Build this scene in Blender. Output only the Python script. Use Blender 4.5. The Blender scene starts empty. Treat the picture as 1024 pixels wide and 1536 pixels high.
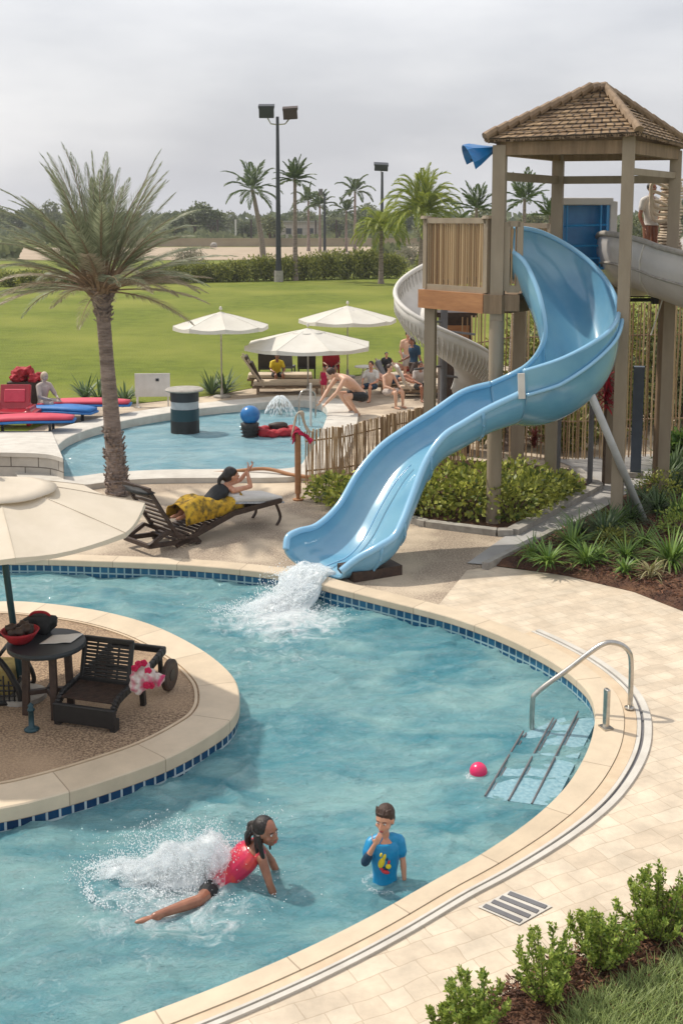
import bpy, math, random
from mathutils import Vector, Matrix, noise, geometry
R = math.radians
rnd = random.Random(7)
scene = bpy.context.scene
col = scene.collection
# ------------------------------------------------------------------ camera model
F = 1700.0; PITCH = R(8.0); CAMZ = 4.9; HZ = 330.0
PV = HZ + F*math.tan(PITCH)
cp, sp = math.cos(PITCH), math.sin(PITCH)
def ray(u, v):
    x = (u-512)/F; y = -(v-PV)/F
    return Vector((x, cp + y*sp, -sp + y*cp))
def G(u, v, z=0.0):
    d = ray(u, v); t = (z-CAMZ)/d.z
    return Vector((d.x*t, d.y*t, z))
def P(u, v, Y):
    d = ray(u, v); t = Y/d.y
    return Vector((d.x*t, Y, CAMZ + d.z*t))
cam = bpy.data.cameras.new('camera'); camo = bpy.data.objects.new('camera', cam); col.objects.link(camo)
camo.location = (0, 0, CAMZ); camo.rotation_euler = (R(90)-PITCH, 0, 0)
cam.sensor_fit = 'VERTICAL'; cam.sensor_height = 36; cam.lens = 36*F/1536
cam.shift_y = -(768-PV)/1536; cam.clip_end = 5000; cam.clip_start = .1
scene.camera = camo
scene.render.resolution_x = 682; scene.render.resolution_y = 1024
# ------------------------------------------------------------------ colours / materials
def sc(r, g, b):
    f = lambda c: (c/255/12.92) if c/255 <= .04045 else ((c/255+.055)/1.055)**2.4
    return (f(r), f(g), f(b), 1)
def nn(nt, t, **k):
    n = nt.nodes.new(t)
    for a, b in k.items():
        setattr(n, a, b)
    return n
def mat(name, c1, c2=None, rough=.6, scale=6, detail=4, bump=0, bscale=None, spec=.5, metal=0, c3=None, scale2=None, island=False, transl=0, coat=0, coords='Object', stretch=None, trans=0, bdist=.02, contrast=(.3,.7)):
    m = bpy.data.materials.new(name); m.use_nodes = True
    nt = m.node_tree; L = nt.links.new
    b = nt.nodes['Principled BSDF']
    b.inputs['Roughness'].default_value = rough
    b.inputs['Specular IOR Level'].default_value = spec
    b.inputs['Metallic'].default_value = metal
    b.inputs['Coat Weight'].default_value = coat
    b.inputs['Coat Roughness'].default_value = .12
    b.inputs['Base Color'].default_value = c1
    tc = nn(nt, 'ShaderNodeTexCoord'); src = tc.outputs[coords]
    if stretch:
        mp = nn(nt, 'ShaderNodeMapping'); mp.inputs['Scale'].default_value = stretch
        L(src, mp.inputs['Vector']); src = mp.outputs[0]
    colout = None
    if c2:
        mr = nn(nt, 'ShaderNodeMapRange'); mr.inputs['From Min'].default_value, mr.inputs['From Max'].default_value = contrast
        if island:
            ge = nn(nt, 'ShaderNodeNewGeometry'); mr.inputs['From Min'].default_value, mr.inputs['From Max'].default_value = 0, 1
            L(ge.outputs['Random Per Island'], mr.inputs['Value'])
        else:
            no = nn(nt, 'ShaderNodeTexNoise'); no.inputs['Scale'].default_value = scale; no.inputs['Detail'].default_value = detail
            no.inputs['Roughness'].default_value = .6
            L(src, no.inputs['Vector']); L(no.outputs['Fac'], mr.inputs['Value'])
        mx = nn(nt, 'ShaderNodeMix', data_type='RGBA'); mx.inputs[6].default_value = c1; mx.inputs[7].default_value = c2
        L(mr.outputs[0], mx.inputs[0]); colout = mx.outputs[2]
        if c3:
            n2 = nn(nt, 'ShaderNodeTexNoise'); n2.inputs['Scale'].default_value = scale2 or scale*.15; n2.inputs['Detail'].default_value = 3
            L(src, n2.inputs['Vector'])
            m2 = nn(nt, 'ShaderNodeMapRange'); m2.inputs['From Min'].default_value = .42; m2.inputs['From Max'].default_value = .66
            L(n2.outputs['Fac'], m2.inputs['Value'])
            mx2 = nn(nt, 'ShaderNodeMix', data_type='RGBA'); mx2.inputs[7].default_value = c3
            L(m2.outputs[0], mx2.inputs[0]); L(colout, mx2.inputs[6]); colout = mx2.outputs[2]
        L(colout, b.inputs['Base Color'])
    if bump:
        nb = nn(nt, 'ShaderNodeTexNoise'); nb.inputs['Scale'].default_value = bscale or scale*2; nb.inputs['Detail'].default_value = 5
        L(src, nb.inputs['Vector'])
        bp = nn(nt, 'ShaderNodeBump'); bp.inputs['Strength'].default_value = bump; bp.inputs['Distance'].default_value = bdist
        L(nb.outputs['Fac'], bp.inputs['Height']); L(bp.outputs[0], b.inputs['Normal'])
    if transl:
        out = nt.nodes['Material Output']
        tr = nn(nt, 'ShaderNodeBsdfTranslucent'); ms = nn(nt, 'ShaderNodeMixShader'); ms.inputs[0].default_value = transl
        if colout: L(colout, tr.inputs['Color'])
        else: tr.inputs['Color'].default_value = c1
        L(b.outputs[0], ms.inputs[1]); L(tr.outputs[0], ms.inputs[2]); L(ms.outputs[0], out.inputs['Surface'])
    if trans:
        out = nt.nodes['Material Output']
        tr = nn(nt, 'ShaderNodeBsdfTransparent'); ms = nn(nt, 'ShaderNodeMixShader'); ms.inputs[0].default_value = trans
        L(b.outputs[0], ms.inputs[1]); L(tr.outputs[0], ms.inputs[2]); L(ms.outputs[0], out.inputs['Surface'])
    return m
M = {}
def leafmat(k, a, b, rough=.5, tl=.25): M[k] = mat(k, sc(*a), sc(*b), rough=rough, island=True, transl=tl)
# ------------------------------------------------------------------ mesh builder
class MB:
    def __init__(s): s.v = []; s.f = []; s.uv = None
    def add(s, vs, fs):
        o = len(s.v); s.v += [tuple(x) for x in vs]; s.f += [tuple(i+o for i in f) for f in fs]
    def box(s, c, size, rot=None, taper=1):
        x, y, z = size[0]/2, size[1]/2, size[2]/2
        vs = [Vector(q) for q in ((-x,-y,-z),(x,-y,-z),(x,y,-z),(-x,y,-z),(-x*taper,-y*taper,z),(x*taper,-y*taper,z),(x*taper,y*taper,z),(-x*taper,y*taper,z))]
        if rot is not None:
            if not isinstance(rot, Matrix): rot = Matrix.Rotation(rot, 3, 'Z')
            vs = [rot @ q for q in vs]
        c = Vector(c)
        s.add([q+c for q in vs], [(0,3,2,1),(4,5,6,7),(0,1,5,4),(1,2,6,5),(2,3,7,6),(3,0,4,7)])
    def bar(s, a, b, w, h=None, up=(0,0,1)):
        a, b = Vector(a), Vector(b); d = (b-a).normalized(); h = h or w
        u = Vector(up)
        if abs(d.dot(u)) > .98: u = Vector((0,1,0))
        r = d.cross(u).normalized(); u = r.cross(d)
        vs = []
        for q in (a, b):
            for i, j in ((-1,-1),(1,-1),(1,1),(-1,1)): vs.append(q + r*(w/2*i) + u*(h/2*j))
        s.add(vs, [(0,1,2,3),(7,6,5,4),(0,4,5,1),(1,5,6,2),(2,6,7,3),(3,7,4,0)])
    def tube(s, pts, rad, n=10, cap=True, flat=None):
        pts = [Vector(q) for q in pts]; m = len(pts)
        if not hasattr(rad, '__len__'): rad = [rad]*m
        o = len(s.v); prev = None
        for i, q in enumerate(pts):
            d = (pts[min(i+1, m-1)] - pts[max(i-1, 0)])
            d = d.normalized() if d.length > 1e-9 else Vector((0,0,1))
            if prev is None:
                a = Vector((0,0,1)) if abs(d.z) < .9 else Vector((1,0,0))
                r = d.cross(a).normalized()
            else:
                r = (prev - d*prev.dot(d))
                r = r.normalized() if r.length > 1e-6 else d.cross(Vector((0,0,1))).normalized()
            prev = r; t = d.cross(r)
            for k in range(n):
                a = 2*math.pi*k/n
                s.v.append(tuple(q + (r*math.cos(a) + t*math.sin(a))*rad[i]))
        for i in range(m-1):
            for k in range(n):
                a = o+i*n+k; b = o+i*n+(k+1) % n
                s.f.append((a, b, b+n, a+n))
        if cap:
            s.f.append(tuple(o+k for k in reversed(range(n)))); s.f.append(tuple(o+(m-1)*n+k for k in range(n)))
    def lathe(s, prof, n=24, c=(0,0,0), axis=None):
        # prof list of (r,z)
        o = len(s.v); c = Vector(c); m = len(prof)
        for r, z in prof:
            for k in range(n):
                a = 2*math.pi*k/n
                q = Vector((r*math.cos(a), r*math.sin(a), z))
                if axis is not None: q = axis @ q
                s.v.append(tuple(q+c))
        for i in range(m-1):
            for k in range(n):
                a = o+i*n+k; b = o+i*n+(k+1) % n
                s.f.append((a, b, b+n, a+n))
        s.f.append(tuple(o+k for k in reversed(range(n)))); s.f.append(tuple(o+(m-1)*n+k for k in range(n)))
    def ell(s, c, r, rot=None, n=12, m=8, jit=0, seed=0):
        c = Vector(c)
        if not hasattr(r, '__len__'): r = (r, r, r)
        o = len(s.v)
        def put(q):
            p = Vector((q[0]*r[0], q[1]*r[1], q[2]*r[2]))
            if jit: p *= 1 + jit*noise.noise(Vector(q)*1.7 + Vector((seed, seed*2, 0)))
            if rot is not None: p = rot @ p
            s.v.append(tuple(p+c))
        put((0,0,-1))
        for i in range(1, m):
            ph = -math.pi/2 + math.pi*i/m
            for k in range(n):
                a = 2*math.pi*k/n
                put((math.cos(ph)*math.cos(a), math.cos(ph)*math.sin(a), math.sin(ph)))
        put((0,0,1))
        e = len(s.v)-1
        for k in range(n):
            s.f.append((o, o+1+(k+1) % n, o+1+k))
            s.f.append((e, e-n+k, e-n+(k+1) % n))
        for i in range(m-2):
            for k in range(n):
                a = o+1+i*n+k; b = o+1+i*n+(k+1) % n
                s.f.append((a, b, b+n, a+n))
    def cap(s, a, ra, b, rb, n=10):
        a, b = Vector(a), Vector(b)
        d = b-a; L = d.length
        if L < 1e-5: return s.ell(a, ra)
        d /= L
        pts = [a-d*ra*.98, a-d*ra*.7, a, b, b+d*rb*.7, b+d*rb*.98]
        s.tube(pts, [ra*.2, ra*.71, ra, rb, rb*.71, rb*.2], n)
    def leaf(s, p, d, l, w, nrm=None, bend=0):
        d = d.normalized()
        if nrm is None: nrm = Vector((rnd.uniform(-1,1), rnd.uniform(-1,1), rnd.uniform(-.3,1)))
        r = d.cross(nrm)
        r = r.normalized() if r.length > 1e-4 else Vector((1,0,0))
        up = r.cross(d)
        o = len(s.v)
        s.v += [tuple(p), tuple(p+d*l*.5+r*w/2 - up*bend*l*.1), tuple(p+d*l - up*bend*l*.5), tuple(p+d*l*.5-r*w/2 - up*bend*l*.1)]
        s.f.append((o, o+1, o+2, o+3))
    def blade(s, p, d, l, w, droop=.5, n=4, side=None):
        # a long tapering strip that arches
        d = d.normalized(); h = Vector((d.x, d.y, 0)); h = h.normalized() if h.length > 1e-4 else Vector((1,0,0))
        r = side if side is not None else Vector((-h.y, h.x, 0))
        o = len(s.v); q = Vector(p); dd = d.copy()
        for i in range(n+1):
            t = i/n; ww = w*(1-t)**.6*(.5+.5*min(1, t*4))
            if i == n:
                s.v.append(tuple(q))
            else:
                s.v.append(tuple(q - r*ww/2)); s.v.append(tuple(q + r*ww/2))
            dd = (dd + Vector((0,0,-droop/n))).normalized(); q = q + dd*l/n
        for i in range(n-1):
            a = o+2*i; s.f.append((a, a+1, a+3, a+2))
        a = o+2*(n-1); s.f.append((a, a+1, a+2))
    def build(s, name, m, parent=None, smooth=False, world=False, mods=None):
        me = bpy.data.meshes.new(name)
        vs = s.v
        if world and parent is not None:
            rt = parent
            while rt.parent: rt = rt.parent
            L = rt.location; vs = [(a-L.x, b-L.y, c-L.z) for a, b, c in s.v]
        me.from_pydata(vs, [], s.f); me.update()
        if s.uv:
            ul = me.uv_layers.new(name='UVMap')
            li = 0
            for poly in me.polygons:
                for vi, l in zip(poly.vertices, poly.loop_indices): ul.data[l].uv = s.uv[vi]
        if smooth: me.shade_smooth()
        ob = bpy.data.objects.new(name, me); col.objects.link(ob)
        if parent is not None: ob.parent = parent
        if m is not None: me.materials.append(M[m] if isinstance(m, str) else m)
        return ob
def tag(o, label=None, cat=None, group=None, kind=None):
    if label: o['label'] = label
    if cat: o['category'] = cat
    if group: o['group'] = group
    if kind: o['kind'] = kind
    return o
def thing(name, loc, label, cat, group=None, rz=0):
    o = bpy.data.objects.new(name, None); o.empty_display_size = .1; col.objects.link(o)
    o.location = loc; o.rotation_euler.z = rz
    return tag(o, label, cat, group)
kids = {}
def copy_tree(o, parent=None):
    c = o.copy(); col.objects.link(c); c.parent = parent
    for ch in [x for x in o.children]: copy_tree(ch, c)
    return c
def remesh(ob, vox, it=4, sm=.5):
    r = ob.modifiers.new('r', 'REMESH'); r.mode = 'VOXEL'; r.voxel_size = vox; r.use_smooth_shade = True
    q = ob.modifiers.new('s', 'SMOOTH'); q.factor = sm; q.iterations = it
def crom(pts, n=8, closed=False):
    pts = [Vector(p) if not isinstance(p, (int, float)) else p for p in pts]
    m = len(pts); out = []
    seg = m if closed else m-1
    for i in range(seg):
        if closed: a, b, c, d = pts[(i-1) % m], pts[i], pts[(i+1) % m], pts[(i+2) % m]
        else: a, b, c, d = pts[max(i-1,0)], pts[i], pts[i+1], pts[min(i+2, m-1)]
        for k in range(n):
            t = k/n
            out.append(.5*((2*b) + (c-a)*t + (2*a-5*b+4*c-d)*t*t + (3*b-a-3*c+d)*t**3))
    if not closed: out.append(pts[-1])
    return out
def inside(p, poly):
    x, y = p[0], p[1]; c = False; n = len(poly); j = n-1
    for i in range(n):
        xi, yi = poly[i][0], poly[i][1]; xj, yj = poly[j][0], poly[j][1]
        if (yi > y) != (yj > y) and x < (xj-xi)*(y-yi)/(yj-yi)+xi: c = not c
        j = i
    return c
def region(name, outer, holes, z, m, kind='structure'):
    vs = []; es = []
    for poly in [outer]+holes:
        o = len(vs); k = len(poly)
        vs += [Vector((p[0], p[1])) for p in poly]; es += [(o+i, o+(i+1) % k) for i in range(k)]
    V, E, Fc, *_ = geometry.delaunay_2d_cdt(vs, es, [], 0, 1e-5)
    fs = []
    for f in Fc:
        c = sum((V[i] for i in f), Vector((0,0)))/len(f)
        if inside(c, outer) and not any(inside(c, h) for h in holes):
            a, b, d = V[f[0]], V[f[1]], V[f[2]]
            fs.append(tuple(f) if (b-a).cross(d-a) > 0 else tuple(reversed(f)))
    mb = MB(); mb.v = [(q.x, q.y, z) for q in V]; mb.f = fs
    return tag(mb.build(name, m), kind=kind)
def offset(poly, d, closed=True):
    n = len(poly); out = []
    for i in range(n):
        a = poly[(i-1) % n] if closed else poly[max(i-1,0)]
        b = poly[(i+1) % n] if closed else poly[min(i+1,n-1)]
        t = Vector((b[0]-a[0], b[1]-a[1])); t.normalize()
        nr = Vector((t.y, -t.x))
        out.append(Vector((poly[i][0]+nr.x*d, poly[i][1]+nr.y*d, 0)))
    return out
def strip(name, rows, m, closed=False, parent=None, kind='structure', vvals=None, smooth=False):
    """rows: list of polylines (same length); builds quads between rows with uv (arc, v)"""
    mb = MB(); n = len(rows[0]); arc = [0]
    for i in range(1, n+1):
        a, b = rows[0][i-1], rows[0][i % n]; arc.append(arc[-1]+(Vector(b)-Vector(a)).length)
    mb.uv = []; cnt = n+1 if closed else n
    w = 0
    for r, row in enumerate(rows):
        if r: w += (Vector(rows[r][n//2])-Vector(rows[r-1][n//2])).length
        for i in range(cnt):
            mb.v.append(tuple(row[i % n])); mb.uv.append((arc[i], vvals[r] if vvals else w))
    for r in range(len(rows)-1):
        for i in range(cnt-1):
            a = r*cnt+i; mb.f.append((a, a+1, a+1+cnt, a+cnt))
    ob = mb.build(name, m, parent, smooth=smooth)
    if kind and parent is None: tag(ob, kind=kind)
    return ob
def at_z(poly, z): return [Vector((p[0], p[1], z)) for p in poly]
# ------------------------------------------------------------------ render/light
scene.view_settings.view_transform = 'Standard'; scene.view_settings.look = 'None'
scene.view_settings.gamma = 1; scene.view_settings.exposure = EXPO if 'EXPO' in globals() else .30
SUN_EL = R(54); SUN_DIR = Vector((.85, -.52, 0)).normalized()   # direction the light travels in plan
sun = bpy.data.lights.new('sun', 'SUN'); sun.energy = 3.0; sun.angle = R(1.5); sun.color = (1, .93, .82)
so = bpy.data.objects.new('sun', sun); col.objects.link(so)
dv = Vector((SUN_DIR.x*math.cos(SUN_EL), SUN_DIR.y*math.cos(SUN_EL), -math.sin(SUN_EL)))
so.rotation_euler = dv.to_track_quat('-Z', 'Y').to_euler(); so.location = (-20, 30, 40)
w = bpy.data.worlds.new('World'); scene.world = w; w.use_nodes = True
nt = w.node_tree; L = nt.links.new; bg = nt.nodes['Background']
sky = nn(nt, 'ShaderNodeTexSky', sky_type='NISHITA', sun_disc=False); sky.sun_elevation = SUN_EL
sky.sun_rotation = math.atan2(-SUN_DIR.x, -SUN_DIR.y); sky.air_density = 1.5; sky.dust_density = 5; sky.ozone_density = 1.5
tc = nn(nt, 'ShaderNodeTexCoord')
mp = nn(nt, 'ShaderNodeMapping'); mp.inputs['Scale'].default_value = (1, 1, 3.2)
L(tc.outputs['Generated'], mp.inputs[0])
no = nn(nt, 'ShaderNodeTexNoise'); no.inputs['Scale'].default_value = 2.6; no.inputs['Detail'].default_value = 7; no.inputs['Roughness'].default_value = .5
L(mp.outputs[0], no.inputs['Vector'])
cr = nn(nt, 'ShaderNodeValToRGB'); e = cr.color_ramp.elements
e[0].position = .38; e[0].color = (4.7, 4.8, 5.15, 1); e[1].position = .66; e[1].color = (6.9, 6.9, 7.05, 1)
L(no.outputs['Fac'], cr.inputs[0])
# haze band near the horizon, paler; cloud sheet lighter toward the zenith
sx = nn(nt, 'ShaderNodeSeparateXYZ'); L(tc.outputs['Generated'], sx.inputs[0])
mr = nn(nt, 'ShaderNodeMapRange'); mr.inputs['From Min'].default_value = 0; mr.inputs['From Max'].default_value = .22; mr.inputs['To Min'].default_value = .92; mr.inputs['To Max'].default_value = 1.14
L(sx.outputs['Z'], mr.inputs['Value'])
vm = nn(nt, 'ShaderNodeVectorMath', operation='SCALE'); L(cr.outputs[0], vm.inputs[0]); L(mr.outputs[0], vm.inputs['Scale'])
mx = nn(nt, 'ShaderNodeMix', data_type='RGBA'); mx.inputs[0].default_value = .85
L(sky.outputs[0], mx.inputs[6]); L(vm.outputs[0], mx.inputs[7]); L(mx.outputs[2], bg.inputs['Color']); bg.inputs['Strength'].default_value = .114
# ------------------------------------------------------------------ material library
M['agg'] = mat('aggregate', sc(190,172,150), sc(120,106,92), rough=.85, scale=38, detail=6, bump=.5, bscale=70, c3=sc(205,188,164), scale2=.9, contrast=(.35,.62))
M['agg_isl'] = mat('island_aggregate', sc(186,160,130), sc(105,84,66), rough=.9, scale=45, detail=6, bump=.8, bscale=60, c3=sc(176,150,122), scale2=.7, contrast=(.35,.6))
M['coping'] = mat('coping_stone', sc(206,186,158), sc(188,166,138), rough=.6, scale=5, detail=8, bump=.15, bscale=60)
M['white_concrete'] = mat('white_concrete', sc(205,200,190), sc(180,174,164), rough=.7, scale=3, detail=8, bump=.15, bscale=40)
M['kerb'] = mat('kerb_concrete', sc(170,165,156), sc(140,134,126), rough=.8, scale=8, bump=.2, bscale=50)
M['path'] = mat('path_concrete', sc(172,170,166), sc(152,148,144), rough=.8, scale=1.5, detail=8, bump=.15, bscale=60)
M['lawn'] = mat('lawn_grass', sc(112,122,44), sc(88,100,34), rough=.9, scale=1.4, detail=9, bump=.9, bscale=14, c3=sc(126,130,56), scale2=.12, spec=.15, bdist=.06)
M['scrub'] = mat('scrub_ground', sc(112,116,62), sc(88,98,48), rough=.95, scale=.08, detail=8, spec=.1, c3=sc(140,132,88), scale2=.02)
M['sand'] = mat('sandy_road', sc(174,156,132), sc(154,136,114), rough=.9, scale=.3, detail=6, bump=.2)
M['mulch'] = mat('bark_mulch', sc(104,70,52), sc(50,32,24), rough=.95, scale=30, detail=8, bump=1, bscale=45, bdist=.05, c3=sc(124,90,66), scale2=3)
M['soil'] = mat('dry_soil', sc(150,122,92), sc(112,92,66), rough=.95, scale=6, detail=8, bump=.4)
M['strut_grey'] = mat('pale_grey_paint', sc(186,188,190), sc(172,172,172), rough=.45, scale=5)
M['dark_metal'] = mat('dark_metal', sc(52,56,60), rough=.45, metal=.3)
M['black'] = mat('black_plastic', sc(28,27,27), sc(40,38,37), rough=.5, scale=10)
M['steel'] = mat('stainless_steel', sc(200,196,188), sc(170,166,160), rough=.28, metal=1, scale=20)
M['white'] = mat('white_paint', sc(214,210,204), sc(196,192,184), rough=.6, scale=3)
M['taupe'] = mat('taupe_painted_post', sc(158,144,124), sc(138,124,106), rough=.7, scale=4, detail=6, bump=.1, bscale=30, stretch=(1,1,.25))
M['wood_tan'] = mat('weathered_wood', sc(150,126,100), sc(112,92,70), rough=.75, scale=9, detail=6, bump=.3, stretch=(1,1,.12))
M['wood_orange'] = mat('cedar_beam', sc(176,126,84), sc(140,94,60), rough=.65, scale=9, detail=6, bump=.2, stretch=(.15,.15,1))
M['wood_dark'] = mat('dark_brown_wood', sc(72,54,44), sc(46,34,28), rough=.6, scale=14, detail=5, bump=.25)
M['grey_post'] = mat('grey_post', sc(112,112,114), sc(94,92,94), rough=.7, scale=4)
M['bamboo'] = mat('bamboo_canes', sc(210,182,142), sc(136,106,74), rough=.6, island=True)
M['slide_in'] = mat('blue_fibreglass', sc(108,162,192), sc(90,146,178), rough=.16, scale=1.2, detail=8, coat=.6, spec=.5, c3=sc(122,170,192), scale2=.9)
M['slide_rim'] = mat('pale_blue_gelcoat', sc(136,184,214), rough=.2, coat=.5)
M['blue_deep'] = mat('deep_blue_plastic', sc(18,112,176), sc(14,96,156), rough=.3, scale=4, coat=.3)
M['tub_blue'] = mat('bright_blue_plastic', sc(48,152,214), sc(36,134,196), rough=.3, scale=4, coat=.3)
M['flume'] = mat('grey_flume', sc(204,199,195), sc(184,179,174), rough=.35, scale=2, detail=7, coat=.3)
M['canvas'] = mat('white_canvas', sc(226,222,212), sc(214,209,198), rough=.85, scale=1.5, transl=.22, bump=.25, bscale=5, bdist=.05)
M['canvas_cream'] = mat('cream_canvas', sc(226,214,196), sc(214,202,182), rough=.85, scale=2, transl=.22, bump=.25, bscale=4, bdist=.05)
M['teal_metal'] = mat('dark_teal_metal', sc(34,66,74), rough=.4, metal=.2)
M['red'] = mat('red_fabric', sc(176,30,44), sc(136,18,30), rough=.7, scale=12, bump=.4, bscale=20)
M['pinkred'] = mat('faded_pink_mat', sc(206,70,92), sc(188,52,74), rough=.6, scale=3)
M['bluecloth'] = mat('blue_mat', sc(40,120,190), sc(30,98,166), rough=.6, scale=4)
M['pink'] = mat('pink_plastic', sc(216,30,92), rough=.25, coat=.4)
M['pinkcloth'] = mat('pink_towel', sc(206,30,84), sc(170,20,60), rough=.85, scale=10)
M['beige_cushion'] = mat('beige_cushion', sc(206,190,168), sc(188,170,148), rough=.85, scale=4)
M['skin'] = mat('skin', sc(206,152,122), sc(188,128,100), coat=.35, rough=.45, scale=14)
M['skin_dark'] = mat('tan_skin', sc(158,106,80), sc(134,84,62), coat=.4, rough=.4, scale=14)
M['skin_pale'] = mat('pale_skin', sc(216,176,150), sc(204,158,130), rough=.5, scale=14)
M['hair_black'] = mat('black_hair', sc(22,17,15), sc(38,28,23), rough=.35, scale=40, stretch=(1,1,.1), bump=.5)
M['hair_brown'] = mat('brown_hair', sc(70,46,32), sc(48,30,20), rough=.5, scale=60, bump=.5, bscale=90)
M['navy'] = mat('navy_fabric', sc(26,62,88), sc(20,48,70), rough=.7, scale=8)
M['blackcloth'] = mat('black_fabric', sc(22,24,26), sc(34,36,38), rough=.7, scale=14, bump=.3)
M['cyan'] = mat('cyan_rash_vest', sc(20,146,196), sc(12,118,170), rough=.32, bump=.4, bscale=14, scale=8)
M['greypink'] = mat('grey_cloth', sc(184,174,166), sc(168,156,148), rough=.8, scale=8)
M['foam'] = mat('foam', (.86,.9,.92,1), rough=.4, transl=.35)
M['spray'] = mat('spray', (.95,.97,.98,1), rough=.3, transl=.5)
M['droplet'] = mat('water_droplets', (.85,.9,.93,1), rough=.1, trans=.2)
M['palm_trunk'] = mat('palm_trunk', sc(164,148,138), sc(108,94,86), rough=.9, scale=3, detail=8, bump=.9, bscale=8, stretch=(1,1,5), bdist=.05)
M['bark'] = mat('bark', sc(110,92,74), sc(74,60,48), rough=.9, scale=6, bump=.5)
leafmat('date_green', (164,168,138), (96,106,80), tl=.4); leafmat('date_brown', (178,166,140), (124,112,92), tl=.4)
leafmat('palm_leaf', (110,128,76), (58,78,44)); leafmat('areca', (184,188,80), (104,126,52))
leafmat('box_leaf', (178,192,92), (96,124,52), tl=.4); leafmat('hedge_leaf', (166,166,80), (80,94,42))
leafmat('varieg', (196,198,92), (70,92,34)); leafmat('blade_green', (134,162,74), (64,98,44))
leafmat('blade_dark', (104,126,80), (52,76,46)); leafmat('dry_grass', (176,166,124), (112,112,66))
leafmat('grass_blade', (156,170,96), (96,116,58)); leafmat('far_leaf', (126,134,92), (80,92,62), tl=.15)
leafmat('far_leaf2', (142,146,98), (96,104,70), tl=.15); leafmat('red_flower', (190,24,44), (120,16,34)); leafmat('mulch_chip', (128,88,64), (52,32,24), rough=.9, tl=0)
leafmat('grey_shrub', (176,170,150), (120,116,98)); M['glass_grey'] = mat('pale_grey_panel', sc(176,180,182), sc(150,156,160), rough=.3, scale=4); leafmat('bract', (150,60,60), (110,90,50))
def nodes_of(m): return m.node_tree, m.node_tree.links.new, m.node_tree.nodes['Principled BSDF']
def brickmat(name, c1, c2, mortar, bw, bh, ms, offset=.5, coords='Object', rot=0, rough=.6, distort=0, bump=.3, bias=0, noise_amt=.25, ratio=1):
    m = bpy.data.materials.new(name); m.use_nodes = True; nt, L, b = nodes_of(m)
    tc = nn(nt, 'ShaderNodeTexCoord'); mp = nn(nt, 'ShaderNodeMapping'); mp.inputs['Rotation'].default_value = (0, 0, rot)
    L(tc.outputs[coords], mp.inputs[0]); src = mp.outputs[0]
    if distort:
        dn = nn(nt, 'ShaderNodeTexNoise'); dn.inputs['Scale'].default_value = 2.5; dn.inputs['Detail'].default_value = 2; L(src, dn.inputs['Vector'])
        ma = nn(nt, 'ShaderNodeVectorMath', operation='MULTIPLY_ADD'); ma.inputs[1].default_value = (distort,)*3
        L(dn.outputs['Color'], ma.inputs[0]); L(src, ma.inputs[2]); src = ma.outputs[0]
    br = nn(nt, 'ShaderNodeTexBrick'); br.offset = offset; br.squash = ratio; br.squash_frequency = 3
    br.inputs['Scale'].default_value = 1; br.inputs['Brick Width'].default_value = bw; br.inputs['Row Height'].default_value = bh
    br.inputs['Mortar Size'].default_value = ms; br.inputs['Mortar Smooth'].default_value = .2; br.inputs['Bias'].default_value = bias
    br.inputs['Color1'].default_value = c1; br.inputs['Color2'].default_value = c2; br.inputs['Mortar'].default_value = mortar
    L(src, br.inputs['Vector'])
    n2 = nn(nt, 'ShaderNodeTexNoise'); n2.inputs['Scale'].default_value = 3; n2.inputs['Detail'].default_value = 9; n2.inputs['Roughness'].default_value = .65
    L(tc.outputs[coords], n2.inputs['Vector'])
    mr = nn(nt, 'ShaderNodeMapRange'); mr.inputs['From Min'].default_value = .3; mr.inputs['From Max'].default_value = .7
    mr.inputs['To Min'].default_value = 1-noise_amt; mr.inputs['To Max'].default_value = 1+noise_amt*.4; L(n2.outputs['Fac'], mr.inputs['Value'])
    vm = nn(nt, 'ShaderNodeVectorMath', operation='SCALE'); L(br.outputs['Color'], vm.inputs[0]); L(mr.outputs[0], vm.inputs['Scale'])
    L(vm.outputs[0], b.inputs['Base Color']); b.inputs['Roughness'].default_value = rough
    bp = nn(nt, 'ShaderNodeBump'); bp.inputs['Strength'].default_value = bump; bp.inputs['Distance'].default_value = .01; bp.invert = True
    n3 = nn(nt, 'ShaderNodeTexNoise'); n3.inputs['Scale'].default_value = 40; n3.inputs['Detail'].default_value = 6; L(tc.outputs[coords], n3.inputs['Vector'])
    sm = nn(nt, 'ShaderNodeMath', operation='MULTIPLY_ADD'); sm.inputs[1].default_value = .4; L(n3.outputs['Fac'], sm.inputs[0]); L(br.outputs['Fac'], sm.inputs[2])
    L(sm.outputs[0], bp.inputs['Height']); L(bp.outputs[0], b.inputs['Normal'])
    M[name] = m; return m
brickmat('pavers', sc(212,197,175), sc(202,185,162), sc(186,168,145), .30, .17, .004, rot=R(-28), distort=.09, bump=.2, noise_amt=.28, ratio=.62)
brickmat('tile_near', sc(24,70,110), sc(14,48,86), sc(176,188,192), .115, .2, .012, offset=0, coords='UV', rough=.15, noise_amt=.25)
brickmat('tile_far', sc(40,100,134), sc(22,72,108), sc(150,176,182), .12, .115, .012, offset=0, coords='UV', rough=.15, noise_amt=.25)
brickmat('coping_uv', sc(207,190,165), sc(196,178,152), sc(160,142,120), .95, 5, .006, offset=0, coords='UV', rough=.6, noise_amt=.15)
brickmat('blocks', sc(196,190,180), sc(176,170,160), sc(110,104,96), .55, .24, .012, coords='UV', rough=.8, noise_amt=.2)
brickmat('plaster', sc(150,200,206), sc(144,196,204), sc(140,190,200), 3, 3, .004, rough=.6)
brickmat('roof_tile', sc(158,132,100), sc(122,98,72), sc(70,56,42), .13, .19, .016, coords='UV', rough=.85, bump=.8, noise_amt=.35)
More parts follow.
